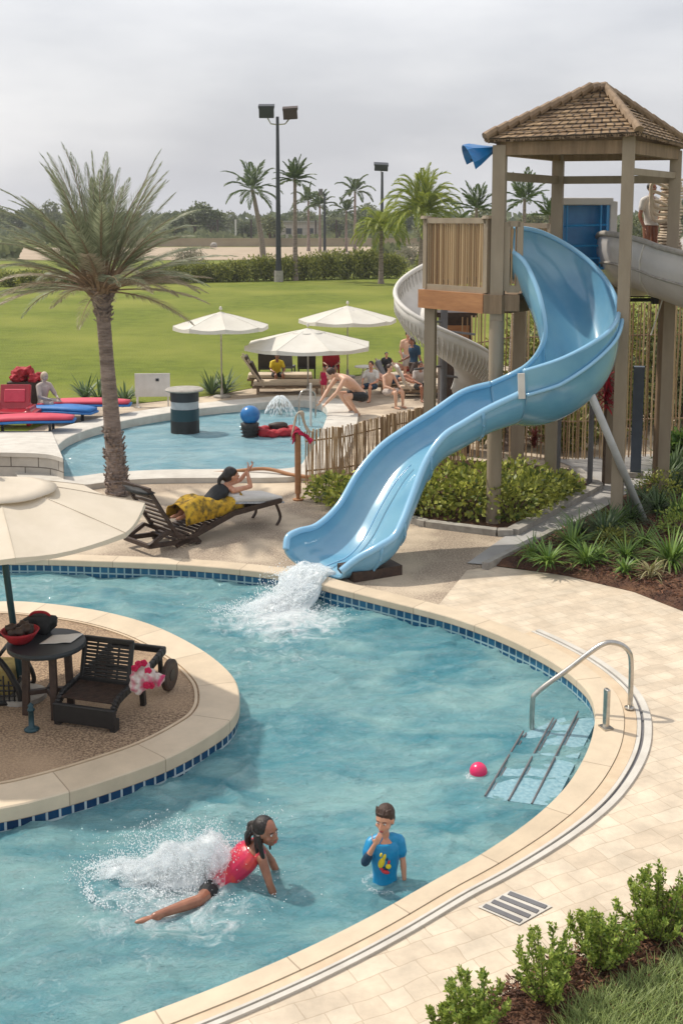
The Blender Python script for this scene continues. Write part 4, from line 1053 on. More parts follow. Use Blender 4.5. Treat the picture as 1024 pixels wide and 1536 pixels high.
# grey flowering shrubs
for i, (u, v, lb) in enumerate([(285,408,'pale grey flowering shrub behind the date palm crown'),(618,402,'pale grey flowering shrub between bush and drooping palm')]):
    rnd.seed(60+i); t = thing('flowering_shrub', G(u,v), lb, 'shrub'); o_ = bush_mesh(3.0,1.8,2.6,2600,.17,i+30).build('foliage', 'grey_shrub', t)
# far trees on the skyline: individuals
tp_ = []
for j in range(4):
    rnd.seed(80+j); t = thing('distant_tree', (0,0,0), 'x', 'tree', 'trees along the horizon')
    s = MB(); s.tube([(0,0,0),(.15,0,2.5),(-.1,0,4.6)], [.3,.22,.12], 8); s.tube([(.1,0,2.2),(1.2,.3,4.4)], [.14,.06], 6); s.tube([(.1,0,2.4),(-1.3,-.3,4.6)], [.14,.06], 6); s.build('trunk', 'bark', t)
    s = MB()
    for k in range(6): crownleaves(s, V3(rnd.uniform(-1.9,1.9), rnd.uniform(-1.2,1.2), rnd.uniform(3.0,6.0)), (1.5,1.4,1.2), 420, .45, .3, .3, j*9+k)
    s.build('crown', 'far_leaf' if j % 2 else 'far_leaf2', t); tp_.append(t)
usedt = [False]*4; rnd.seed(5)
xs = [8,40,78,118,160,205,242,270,300,322,345,372,408,432,455,500,508,546,560,600,652,690,728,760,800,842,862,885,905,930,965,1000,1030]
words = ['far left','left','left of the date palm','behind the date palm crown','behind the date palm','behind the right fronds of the date palm','left of the white post','above the pale wall','near the chain link fence','behind the fence posts']
for i, u in enumerate(xs):
    j = i % 4; t = tp_[j]
    if usedt[j]: t = copy_tree(t)
    usedt[j] = True
    Y = rnd.uniform(215,330) if u < 640 else rnd.uniform(120,190); t.location = ((u-512)/F*Y*1.02, Y, 0); sc_ = rnd.uniform(.8,1.25)*(Y/230)**.7; t.scale = (sc_*1.25,sc_,sc_*rnd.uniform(.75,1.05)*(1.15 if u > 640 else 1)); t.rotation_euler.z = rnd.uniform(0,6)
    tag(t, 'hazy green tree on the horizon, number %d from the left' % (i+1))
def ordinal(n): return ['first','second','third','fourth','fifth','sixth','seventh','eighth','ninth','tenth','eleventh','twelfth','thirteenth','fourteenth','fifteenth','sixteenth','seventeenth','eighteenth','nineteenth','twentieth'][n]
allt = [o for o in col.objects if o.name.startswith('distant_tree')]
lm = [(150,'left of the date palm crown'),(330,'behind the date palm right fronds'),(560,'between the palms near the floodlights'),(760,'behind the tower railing'),(2000,'right of the rear tower post')]
cnt = {}
for t in sorted(allt, key=lambda o: o.location.x/o.location.y):
    u = 512+F*t.location.x/t.location.y
    for lim, wd in lm:
        if u < lim: break
    n_ = cnt.get(wd, 0); cnt[wd] = n_+1; tag(t, '%s horizon tree from the left, %s' % (ordinal(n_), wd))
# far woodland mass and scrub
s = MB(); rnd.seed(9)
for i in range(9000):
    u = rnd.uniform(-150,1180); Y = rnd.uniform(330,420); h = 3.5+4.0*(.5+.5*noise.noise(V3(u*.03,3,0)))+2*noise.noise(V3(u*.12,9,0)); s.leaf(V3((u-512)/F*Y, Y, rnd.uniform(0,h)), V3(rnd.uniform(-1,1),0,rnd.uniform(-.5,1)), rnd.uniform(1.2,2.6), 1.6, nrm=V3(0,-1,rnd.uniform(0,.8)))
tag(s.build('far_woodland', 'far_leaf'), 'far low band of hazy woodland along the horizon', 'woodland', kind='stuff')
s = MB()
for i in range(14000):
    u = rnd.uniform(-150,1150); Y = rnd.uniform(214,300) if rnd.random() < .6 else rnd.uniform(140,143) ; 
    if Y < 150 and not (u < 30 or 60 < u < 110 or u > 560): continue
    k = noise.noise(V3(u*.02, Y*.05, 1)); 
    if k < -.05: continue
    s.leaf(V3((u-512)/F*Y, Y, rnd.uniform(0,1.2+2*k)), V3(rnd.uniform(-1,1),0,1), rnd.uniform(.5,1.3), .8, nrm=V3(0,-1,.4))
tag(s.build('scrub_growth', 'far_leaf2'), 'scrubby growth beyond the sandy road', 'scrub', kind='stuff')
# wall, chain-link fence posts beyond the road
a, b = V3(-40,213,0), V3(18,215,0)
t = thing('boundary_wall', a, 'long low beige wall beyond the sandy road', 'wall'); s = MB(); s.bar(a+V3(0,0,.7), b+V3(0,0,.7), .4, 1.4); s.bar(a+V3(0,0,1.45), b+V3(0,0,1.45), .55, .14); s.build('wall', 'sand', t, world=True)
t = thing('wire_fence', V3(-36,222,0), 'grey wire fence with dark posts behind the low beige wall', 'fence')
for x in (-24,-20.5,-17.5,-13,-9,-5,-1,3,7):
    s = MB(); s.tube([(x,222,0),(x,222,5.0)], .16, 8); s.build('post', 'white' if x in (-20.5,) else 'wood_dark', t, world=True)
s = MB()
for k in range(6): s.bar(V3(-26,222,.8+k*.8), V3(9,222,.8+k*.8), .03)
for k in range(60): s.bar(V3(-26+k*.58,222,.5), V3(-26+k*.58,222,4.9), .025)
s.build('mesh', 'grey_post', t, world=True)
q = V3((322-512)/F*205,205,0); s = MB(); s.ell((0,0,.4),(.6,.5,.5),jit=.5,seed=3); o_ = s.build('pale_boulder','kerb',smooth=True); o_.location = q; tag(o_, 'small white boulder on the roadside beyond the date palm', 'rock')
t = thing('shed', V3(-9.5,262,0), 'small distant pale building with a flat roof between the palms', 'building')
s = MB(); s.box((0,0,2.2),(9,5,4.4)); s.build('wall','greypink',t); s = MB(); s.box((0,0,4.5),(9.8,5.8,.3)); s.build('roof','kerb',t)
for x in (-2.5,0,2.5): s = MB(); s.box((x,-2.53,2.4),(1.2,.06,1.3)); s.build('window','dark_metal',t)
# lamp posts
def pole(px, py, topv, r, label, heads, Yo=None):
    b_ = G(px,py) if Yo is None else V3((px-512)/F*Yo, Yo, 0); tz = P(px, topv, b_.y).z
    t = thing('floodlight_pole', b_, label, 'floodlight'); s = MB(); s.tube([(0,0,0),(0,0,tz*.12),(0,0,tz*.4),(0,0,tz)], [r*1.9,r*1.3,r*1.1,r*.7], 12); s.build('pole', 'dark_metal', t)
    s = MB(); s.tube([(0,0,0),(0,0,.9)], r*2.1, 12); s.build('base', 'kerb', t)
    for (dx, dz, w_, h_, m, tl) in heads:
        s = MB(); s.box((dx,0,tz+dz),(w_,w_*.6,h_), Matrix.Rotation(tl,3,'Y') @ Matrix.Rotation(.3,3,'X')); s.box((dx,-.02,tz+dz+h_*.55),(w_*1.08,w_*.7,h_*.25), Matrix.Rotation(tl,3,'Y')@ Matrix.Rotation(.3,3,'X')); hd = s.build('lamp_head', m, t)
        s = MB(); s.tube([(0,0,tz-.6),(dx*.6,0,tz-.55),(dx,0,tz+dz-h_*.4)], r*.35, 6); s.build('bracket', 'steel', hd)
    return t
pole(418,423,175,.17,'tall dark floodlight pole with two lamp heads on the lawn', [(-.85,.35,1.15,.8,'dark_metal',0),(1.0,.22,1.1,.75,'wood_dark',-.06)])
pole(572,405,258,.16,'dark floodlight pole with one flat lamp head by the drooping palms', [(-.1,.45,1.3,.55,'dark_metal',.05)], Yo=112)
pole(487,352,290,.16,'thin distant lamp pole with a small hooked head', [(-.5,.1,.5,.7,'grey_post',0)], Yo=150)
# off-frame palm on the left whose shadow crosses the lawn is not visible and is left out
# ---------------------------------------------------------------- spiky plants
def spiky(q, n, Ln, label, m='blade_green', group='spiky plants on the curved mulch bed', cat='plant', w_=.035, up=.55, dr=1.0, name='spiky_plant', dry=0, seed=0, sc_=1):
    rnd.seed(300+seed); t = thing(name, q, label, cat, group); s = MB()
    for i in range(n):
        a = rnd.uniform(0,6.283); e_ = rnd.uniform(.15,1.45)**up; s.blade(V3(math.cos(a)*.03,math.sin(a)*.03,rnd.uniform(0,.12)), V3(math.cos(a)*math.cos(e_),math.sin(a)*math.cos(e_),math.sin(e_)), Ln*rnd.uniform(.6,1.1), w_*rnd.uniform(.7,1.1), dr*rnd.uniform(.4,1.3), 5)
    s.build('blades', m, t)
    if dry:
        s = MB()
        for i in range(dry):
            a = rnd.uniform(0,6.283); e_ = rnd.uniform(-.1,.6); s.blade(V3(0,0,.1), V3(math.cos(a)*math.cos(e_),math.sin(a)*math.cos(e_),math.sin(e_)), Ln*rnd.uniform(.7,1.15), w_*.5, 1.4, 5)
        s.build('dry_blades', 'dry_grass', t)
    return t
spk = [(822,850,70,.42,'blade_green','small bright tuft at the tip of the mulch bed',0),(858,826,90,.5,'blade_green','leafy green clump second from the bed tip',0),(880,848,80,.42,'blade_green','low green clump between the two big clumps',0),(905,810,120,.6,'blade_dark','large dark green clump beside the leaning strut foot',0),(938,842,80,.40,'blade_green','bright pale green clump in front of the strut foot',10),(936,862,50,.24,'blade_green','tiny green clump at the front of the bed',0),(945,786,80,.5,'blade_dark','dark clump just left of the strut foot',0),(985,772,90,.55,'blade_dark','dark bushy clump right of the strut foot',0),(1005,850,110,.62,'blade_green','big clump with pale dry blades at the right edge',120),(1012,742,100,.6,'blade_dark','dark tall clump near the right fence post',0),(1010,716,110,.8,'blade_dark','tall dark clump beside the path end',0)]
for i, (u,v,n_,Ln,m,lb,dry) in enumerate(spk): spiky(G(u,v,.1), int(n_*1.5), Ln, lb, m, dry=dry, seed=i, w_=.034 if m != 'dry_grass' else .02)
for i, (u,v,n_,Ln,m,lb) in enumerate([(800,838,80,.4,'blade_green','feathery tuft beside the kerb at the bed tip'),(868,806,100,.5,'blade_dark','dark clump behind the two leafy clumps'),(920,792,110,.5,'blade_green','mid green clump left of the strut, back row'),(965,820,90,.42,'blade_green','bright clump between the strut foot and the pale dry clump'),(968,760,110,.55,'blade_dark','dark fan of blades near the end of the path'),(1015,776,110,.6,'blade_green','green arching clump at the right edge, middle row'),(975,868,70,.3,'dry_grass','low straw tuft at the front of the bed'),(898,842,60,.3,'blade_green','tiny bright tuft in the front row'),(1000,728,120,.6,'blade_dark','tall dark blades beside the path, back row')]): spiky(G(u,v,.1), n_, Ln, lb, m, seed=70+i, w_=.03, dr=1.3)
for i, (u,v,h,w_,m,lb) in enumerate([(985,750,.5,.42,'varieg','yellow green leafy shrub behind the strut foot in the curved bed'),(1022,806,.45,.4,'box_leaf','small leaved green shrub at the right edge of the curved bed'),(918,822,.3,.28,'hedge_leaf','low rounded leafy shrub in the middle of the curved bed')]):
    rnd.seed(900+i); t = thing('leafy_shrub', G(u,v,.08), lb, 'shrub'); s = MB(); crownleaves(s, V3(0,0,h*.5), (w_,w_*.9,h*.55), 900, .06, .03, .2, i*5); s.build('foliage', m, t); s = MB()
    for k in range(7): s.tube([(0,0,0),(math.cos(k)*w_*.4,math.sin(k)*w_*.4,h*.6)], .008, 5)
    s.build('stems', 'bark', t)
ag = [(128,600,'dark agave left of the date palm trunk'),(150,604,'second dark agave hard against the date palm trunk'),(188,606,'dark agave between the palm trunk and notice board'),(318,592,'dark agave left of the left parasol pole'),(338,590,'dark agave at the foot of the left parasol pole')]
for i, (u,v,lb) in enumerate(ag): spiky(G(u,v), 46, .75, lb, 'blade_dark', 'agaves along the lawn edge', w_=.09, dr=.5, name='agave_plant', seed=40+i)
# ---------------------------------------------------------------- foreground shrubs
def box_shrub(q, h, w_, label, seed, nst=34):
    nst = int(nst*.72)
    rnd.seed(500+seed); t = thing('boxwood_shrub', q, label, 'shrub', 'small shrubs in the front mulch bed'); st_, lf = MB(), MB()
    for i in range(nst):
        a = rnd.uniform(0,6.283); rr = rnd.random()**.6; tipx = V3(math.cos(a)*w_*rr, math.sin(a)*w_*rr, h*(1-.42*rr*rr)*rnd.uniform(.75,1.12)); b0 = V3(math.cos(a)*.03,math.sin(a)*.03,0); mid = b0.lerp(tipx,.5)+V3(0,0,h*.02)+V3(math.cos(a),math.sin(a),0)*w_*.12*rr
        pts = crom([b0, mid, tipx], 8); st_.tube(pts, [.006*(1-.75*k/len(pts)) for k in range(len(pts))], 4, cap=False)
        for tw_ in range(4):
            k0 = rnd.randint(4, len(pts)-2); e_ = pts[k0]+V3(rnd.uniform(-1,1),rnd.uniform(-1,1),rnd.uniform(.4,1.4))*.055*h/.5; sub = [pts[k0].lerp(e_, x/6) for x in range(7)]
            for p in sub[1:]:
                for _ in range(3): lf.leaf(p, V3(rnd.uniform(-1,1),rnd.uniform(-1,1),rnd.uniform(.0,1.2)), rnd.uniform(.022,.036), .016)
        for k in range(3, len(pts)):
            for _ in range(6):
                lf.leaf(pts[k]+V3(rnd.uniform(-.012,.012),rnd.uniform(-.012,.012),rnd.uniform(-.01,.01)), V3(rnd.uniform(-1,1),rnd.uniform(-1,1),rnd.uniform(.1,1.3)), rnd.uniform(.022,.038), .017)
    st_.build('stems', 'bark', t); lf.build('foliage', 'box_leaf', t); return t
box_shrub(G(985,1410,.07), .48, .29, 'largest green shrub in the front bed, topmost on the right', 1, 42)
box_shrub(G(898,1453,.07), .43, .27, 'round green shrub second from the right in the front bed', 2, 38)
box_shrub(G(818,1502,.07), .46, .25, 'tall loose green shrub third from the right in the front bed', 3, 30)
box_shrub(G(712,1562,.07), .44, .22, 'shrub cut by the bottom edge, main left one of the front bed', 4, 30)
box_shrub(G(668,1560,.05), .26, .12, 'wispy reddish tipped sprig at the left end of the front bed', 5, 9)
# ---------------------------------------------------------------- bed under the tower: variegated shrubs
vs_ = [(500,752,.5,.45),(530,762,.45,.5),(640,775,.75,.62),(672,768,.95,.7),(705,780,.8,.6),(715,755,.8,.6),(765,782,.7,.55),(790,770,.72,.55),(812,757,.6,.5),(770,752,.75,.6),(600,772,.5,.45),(838,745,.4,.4)]
dsc = ['left end of the bed beside the slide','second from the left end of the bed','left of the front tower post, pale leaved','tallest, left behind the front tower post','directly left of the front tower post','behind the front tower post','directly right of the front tower post','right of the front tower post, front row','toward the right end of the bed','right of the front tower post, back row','under the blue slide','smallest, near the white post']
for i, (u,v,h,w_) in enumerate(vs_):
    rnd.seed(700+i); t = thing('variegated_shrub', G(u,v), 'yellow green leafy shrub, '+dsc[i], 'shrub', 'leafy shrubs under the tower'); s = MB(); crownleaves(s, V3(0,0,h*.5), (w_,w_*.8,h*.52), 620, .10, .065, .25, i*3); s.build('foliage', 'varieg', t)
    s = MB()
    for k in range(6): a = k; s.tube([(0,0,0),(math.cos(a)*w_*.5,math.sin(a)*w_*.5,h*.6)], .012, 5)
    s.build('stems', 'bark', t)
# background shrubs seen through the cane screen
for i, (u,v,h,w_,m,lb) in enumerate([(850,676,1.0,.8,'hedge_leaf','dark green shrub behind the cane screen near the white post'),(760,668,1.1,.9,'hedge_leaf','green shrub behind the cane screen right of the tower post'),(1000,640,1.6,1.3,'hedge_leaf','wide shrub behind the cane screen at the right'),(940,640,2.4,1.1,'far_leaf2','tall loose shrub behind the grey flume'),(1015,700,.7,.5,'blade_green','green shrub beside the right fence footing'),(845,600,4.2,1.2,'far_leaf','tall olive tree like shrub between tower posts')]):
    rnd.seed(800+i); t = thing('background_shrub', G(u,v), lb, 'shrub'); s = MB()
    for k in range(3): crownleaves(s, V3(rnd.uniform(-.4,.4)*w_,0,h*(.4+.2*k*.6)), (w_*.7,w_*.6,h*.35), 700, .12, .08, .3, i*4+k)
    s.build('foliage', m, t); s = MB(); s.tube([(0,0,0),(.05,0,h*.6)], .035, 6); s.build('stem', 'bark', t)
for i, (u,Y,h,w_,m,lb) in enumerate([(790,25.5,2.9,1.2,'hedge_leaf','tall dark shrub behind the cane screen, leftmost of the tall row'),(872,26,2.6,1.2,'far_leaf','olive tall shrub behind the cane screen below the blue slide'),(920,25,3.2,1.1,'hedge_leaf','tall dark shrub behind the right front tower post'),(975,27,3.4,1.4,'hedge_leaf','tallest dark shrub behind the cane screen below the flume'),(1030,26,3.0,1.3,'far_leaf2','pale olive tall shrub at the right edge behind the cane screen')]):
    rnd.seed(860+i); q_ = V3((u-512)/F*Y*1.0, Y, 0); t = thing('screen_shrub', q_, lb, 'shrub'); s = MB()
    for k in range(4): crownleaves(s, V3(rnd.uniform(-.3,.3)*w_,0,h*(.2+.2*k)), (w_*.75,w_*.5,h*.24), 900, .13, .07, .25, i*4+k)
    s.build('foliage', m, t); s = MB(); s.tube([(0,0,0),(.05,0,h*.8)], .04, 6); s.build('stem', 'bark', t)
# red flowering plant
rnd.seed(77); q = P(905,690,20.6); q.z = 0; t = thing('red_cordyline', q, 'deep red leafy plant showing between the slide and right tower post', 'plant'); s = MB(); s.tube([(0,0,0),(0,0,1.6)], .03, 6); s.build('stem','bark',t); s = MB()
for i in range(150): a = rnd.uniform(0,6.283); e_ = rnd.uniform(-.3,1.4); s.blade(V3(0,0,1.5+rnd.uniform(0,.6)), V3(math.cos(a)*math.cos(e_),math.sin(a)*math.cos(e_),math.sin(e_)), rnd.uniform(.2,.38), .06, .8, 4)
s.build('leaves','red_flower',t)
rnd.seed(78); t = thing('orange_cordyline', G(800,690), 'low orange tipped plant in the tower bed', 'plant'); s = MB()
for i in range(70): a = rnd.uniform(0,6.283); e_ = rnd.uniform(.4,1.4); s.blade(V3(0,0,.25+rnd.uniform(0,.3)), V3(math.cos(a)*math.cos(e_),math.sin(a)*math.cos(e_),math.sin(e_)), rnd.uniform(.2,.35), .05, .8, 4)
s.build('leaves','bract',t)
# ================================================================== PARASOLS AND FURNITURE
def parasol(q, H, rad, sides, rot, label, m, polem, drop=.42, cap=.3, capdrop=.12, pr=.022, group=None, base=True, val=.12, pole_tilt=(0,0)):
    t = thing('parasol', q, label, 'parasol', group)
    s = MB(); s.tube([(pole_tilt[0],pole_tilt[1],0),(0,0,H-.05)], pr, 12); s.build('pole', polem, t)
    if base: s = MB(); s.lathe([(.001,0),(.24,0),(.24,.05),(.05,.08),(.04,.25),(.001,.25)], 20, (pole_tilt[0],pole_tilt[1],0)); s.build('base', 'kerb', t)
    mb = MB(); nr = 10; per = 6; n = sides*per
    for i in range(nr+1):
        t_ = i/nr
        for k in range(n):
            a = 2*math.pi*k/n+rot; f = (k % per)/per; w0 = math.cos(math.pi/sides)/math.cos((f-.5)*2*math.pi/sides) if True else 1
            r_ = rad*t_*w0; sag = .055*math.sin(math.pi*f)*t_ ; z = H-drop*(t_**1.12)-sag
            mb.v.append((math.cos(a)*r_, math.sin(a)*r_, z+.006*noise.noise(V3(k*.7,i*.6,q[0]))))
    for k in range(n):   # valance
        a = 2*math.pi*k/n+rot; f = (k % per)/per; w0 = math.cos(math.pi/sides)/math.cos((f-.5)*2*math.pi/sides); b_ = mb.v[nr*n+k]; mb.v.append((b_[0]*1.005, b_[1]*1.005, b_[2]-val*(1-.25*math.sin(math.pi*f))))
    for i in range(nr+1):
        for k in range(n):
            a_ = i*n+k; b_ = i*n+(k+1) % n
            mb.f.append((a_, a_+n, b_+n, b_))
    o_ = mb.build('canopy', m, t, smooth=False); 
    for pl_ in o_.data.polygons: pl_.use_smooth = True
    so_ = o_.modifiers.new('e','EDGE_SPLIT'); so_.split_angle = R(11)
    mb = MB(); 
    for i in range(5):
        for k in range(n):
            a = 2*math.pi*k/n+rot; f = (k % per)/per; r_ = rad*cap*(i/4); mb.v.append((math.cos(a)*r_, math.sin(a)*r_, H+.022-capdrop*(i/4)-.008*math.sin(math.pi*f)*(i/4)))
    for i in range(4):
        for k in range(n): a_ = i*n+k; b_ = i*n+(k+1) % n; mb.f.append((a_, a_+n, b_+n, b_))
    c_ = mb.build('vent_cap', m, t, smooth=True); so_ = c_.modifiers.new('s','SOLIDIFY'); so_.thickness = .006
    s = MB()
    for k in range(sides):
        a = 2*math.pi*k/sides+rot; s.tube([V3(math.cos(a)*rad*x, math.sin(a)*rad*x, H-drop*(x**1.12)+.004) for x in (.15,.35,.55,.75,.9,1.0)], .004 if rad > 1.2 else .003, 5)
    s.build('seam', polem if False else m, o_)
    s = MB(); s.lathe([(.02,H+.05),(.045,H+.09),(.03,H+.15),(.001,H+.17)], 12); s.build('finial', m, t)
    for k in range(sides):
        a = 2*math.pi*k/sides+rot; e_ = V3(math.cos(a)*rad*.97, math.sin(a)*rad*.97, H-drop*.985); s = MB(); s.tube([(0,0,H-.05), e_*.5+V3(0,0,H*.5-.03)*1-V3(0,0,.0), e_-V3(0,0,.02)], .008, 5)
        s = MB(); s.tube([V3(0,0,H-.06), V3(e_.x*.5,e_.y*.5,H-drop*.46-.04), e_-V3(0,0,.03)], .008, 5); s.build('rib', polem, t)
    return t
parasol(G(6,1046,.02), 2.31, 1.52, 8, R(-22), 'large cream parasol on a dark teal pole cut off by the left edge', 'canvas_cream', 'teal_metal', drop=.40, cap=.40, capdrop=.135, pr=.035, pole_tilt=(.2,0), val=.05)
def para_px(u, v, topv, eavev, rpx, rot, label, **k):
    q = G(u, v); H = P(u, topv, q.y).z-.17; r_ = rpx/F*math.hypot(q.y,4)*1.0; dr = H-P(u, eavev, q.y).z-.06
    return parasol(q, H, r_, 8, rot, label, 'canvas', 'steel', drop=dr, group='white parasols by the upper pool', cap=.27, capdrop=.13, **k)
para_px(333,596,459,491,71,.2,'white parasol standing alone at the left above the lawn edge')
para_px(462,592,484,519,98,.35,'nearest and widest white parasol over the beige loungers')
para_px(521,566,451,481,73,.1,'white parasol behind the widest one, rightmost of the three')
# ---------------------------------------------------------------- island round table
q = G(64,990,.02); ct = G(70,962,.748); q = V3(ct.x, ct.y, .02)
rt_ = thing('round_table', q, 'dark round table on three square legs beside the cream parasol pole', 'table')
s = MB(); s.lathe([(.001,.66),(.34,.66),(.38,.675),(.385,.70),(.38,.725),(.001,.728)], 40); s.build('tabletop', 'dark_metal', rt_)
for a in (R(-60),R(10),R(90),R(200)):
    s = MB(); s.bar((math.cos(a)*.22,math.sin(a)*.22,0),(math.cos(a)*.20,math.sin(a)*.20,.66), .065); s.build('leg', 'wood_dark', rt_)
s = MB()
for a in (R(-60),R(10),R(90),R(200)): s.bar((math.cos(a)*.21,math.sin(a)*.21,.22),(0,0,.22), .045)
s.build('stretcher', 'wood_dark', rt_)
tz = .02+.728
nap = MB(); nx = 12
for j in range(nx+1):
    for i in range(nx+1):
        x, y = (i/nx-.5)*.30, (j/nx-.5)*.24; nap.v.append((x+y*.3, y+.02*math.sin(x*9), .006+.012*abs(noise.noise(V3(x*6,y*6,4)))))
for j in range(nx):
    for i in range(nx): a = j*(nx+1)+i; nap.f.append((a,a+1,a+nx+2,a+nx+1))
o_ = nap.build('folded_cloth', 'white', smooth=True); o_.location = (q.x+.14, q.y+.05, tz+.002); so_ = o_.modifiers.new('s','SOLIDIFY'); so_.thickness = .005; tag(o_, 'white folded cloth lying on the dark round table', 'cloth')
# red basket with dark bag
b0 = P(20,965,11.3); bz = .02
bk = thing('red_basket', (q.x-.25,q.y-.03,tz), 'red flared basket at the left side of the round table', 'basket')
s = MB(); s.lathe([(.08,.0),(.12,.03),(.17,.10),(.19,.13),(.175,.13),(.15,.09),(.1,.03),(.001,.02)], 28); s.build('bowl', 'red', bk, smooth=True)
s = MB()
for i in range(9): a = i*.7; s.ell((math.cos(a)*.09,math.sin(a)*.07,.12+.02*(i%3)),(.06,.05,.04),jit=.5,seed=i)
s.build('contents', 'wood_dark', bk, smooth=True)
hb = thing('dark_bag', (q.x-.12,q.y+.24,tz), 'dark slouchy handbag behind the red basket on the table', 'bag')
s = MB(); s.ell((0,0,.1),(.17,.09,.11),n=20,m=14,jit=.35,seed=4); s.build('body','blackcloth',hb,smooth=True); s = MB(); s.tube(crom([V3(-.13,0,.13),V3(-.06,-.03,.22),V3(.07,-.03,.22),V3(.14,0,.12)],5), .014, 8); s.build('handle','red',hb,smooth=True)
# wicker chair at the left edge
wc = thing('wicker_chair', G(2,1058,.02), 'rounded black wicker chair with yellow cushion behind its weave at the left edge', 'chair')
s = MB(); fr = [V3(-.55,.0,.03),V3(-.5,-.02,.45),V3(-.3,-.02,.62),V3(-.02,0,.5),V3(.16,.0,.22),V3(.2,0,.05),V3(.1,.02,.0)]
s.tube(crom(fr,6), .03, 10); s.tube(crom([p+V3(0,.5,.0) for p in fr],6), .025, 8); s.tube([(-.5,0,.03),(.15,0,.02)], .025, 8)
for p in (fr[2],fr[3],fr[4],fr[6]): s.tube([p, p+V3(0,.5,0)], .02, 8)
s.build('frame', 'black', wc, smooth=True)
s = MB(); 
for k in range(9): z = .05+.055*k; s.tube([(-.5,-.01,z),(.16-.035*k if k > 3 else .16,-.01,z)], .010, 5)
for k in range(13): x = -.48+.052*k; s.tube([(x,-.02,.03),(x,-.02, .5 if x < -.05 else .42-(x+.05)*1.1)], .010, 5)
s.build('weave', 'black', wc)
s = MB(); s.box((-.2,.26,.2),(.6,.44,.28)); o_ = s.build('seat_cushion', mat('straw_cushion', sc(196,178,112), sc(160,138,80), rough=.8, scale=12), wc); bv = o_.modifiers.new('b','BEVEL'); bv.width = .06; bv.segments = 4
# small bollard
o1_ = thing('umbrella_stand', G(48,1095,.02), 'small black turned stand on the island gravel near the lounger', 'stand'); s = MB(); s.lathe([(.001,0),(.07,0),(.075,.012),(.05,.03),(.028,.04),(.026,.19),(.036,.2),(.036,.215),(.024,.225),(.03,.25),(.012,.27),(.001,.28)], 20); s.build('body','teal_metal',o1_, smooth=True)
# ---------------------------------------------------------------- near resin lounger on the island
fo = G(129,1091,.02); hd_ = fo+V3(.29,.95,0); dirv = (hd_-fo); Lg = dirv.length; ya = math.atan2(-dirv.x, dirv.y)
nl = thing('resin_lounger', fo, 'dark brown slatted lounger with raised back and wheels on the island', 'lounger', rz=ya)
Lg = 1.12; wd = .30
def slat_panel(mb, a, b, w_, n, sw, th):
    a, b = Vector(a), Vector(b)
    for i in range(n):
        p = a.lerp(b, (i+.5)/n); d = (b-a).normalized(); mb.bar(p-V3(w_/2,0,0), p+V3(w_/2,0,0), th, sw, up=d)
s = MB()
for x in (-wd, wd):
    pts = crom([V3(x,-.02,.17),V3(x,.1,.27),V3(x,.45,.30),V3(x,.8,.34),V3(x,Lg,.40)],5)
    for a, b in zip(pts, pts[1:]): s.bar(a, b+(b-a)*.1, .05, .085)
s.box((0,-.02,.13),(2*wd+.07,.05,.19)); s.box((0,Lg,.40),(2*wd+.04,.05,.07))
o_ = s.build('frame', 'black', nl); bv = o_.modifiers.new('b','BEVEL'); bv.width = .012
for x in (-wd, wd): s = MB(); s.box((x,.02,.05),(.06,.09,.12)); s.build('leg','black',nl)
for x in (-wd, wd): s = MB(); s.bar((x,.60,.28),(x,.63,.0), .05); s.build('leg','black',nl)
s = MB(); slat_panel(s, (0,.03,.26), (0,.48,.305), 2*wd-.05, 16, .020, .016); s.build('seat_slats','wood_dark',nl)
s = MB(); n = 14
A0, A1 = V3(0,.40,.31), V3(0,.50,.70)
for x in (-.26,.26): s.bar(A0+V3(x,0,0), A1+V3(x,0,0), .045, .04, up=(0,-1,0))
s.bar(A1+V3(-.28,0,0), A1+V3(.28,0,0), .04, .05); s.bar(A0+V3(-.28,0,0), A0+V3(.28,0,0), .04, .05)
slat_panel(s, A0, A1, .52, 11, .028, .018)
for x in (-.12,0,.12): s.bar(A0+V3(x,.01,0), A1+V3(x,.01,0), .022, .02, up=(0,-1,0))
o_ = s.build('backrest','black',nl); bv = o_.modifiers.new('b','BEVEL'); bv.width = .008
for x in (-wd-.05, wd+.10):
    s = MB(); s.lathe([(.04,-.03),(.14,-.032),(.165,-.02),(.165,.02),(.14,.032),(.04,.03)], 28, (x,Lg-.08,.17), Matrix.Rotation(R(90),3,'Y')); w1 = s.build('wheel','wood_dark',nl); s = MB(); s.lathe([(.001,-.036),(.06,-.036),(.06,.036),(.001,.036)], 16, (x,Lg-.08,.17), Matrix.Rotation(R(90),3,'Y')); s.build('hub','black',w1)
s = MB(); s.tube([(-wd-.05,Lg-.08,.17),(wd+.07,Lg-.08,.17)], .015, 8); s.bar((wd,Lg-.08,.17),(wd,Lg-.1,.38), .04); s.bar((-wd,Lg-.08,.17),(-wd,Lg-.1,.38), .04); s.build('axle','black',nl)
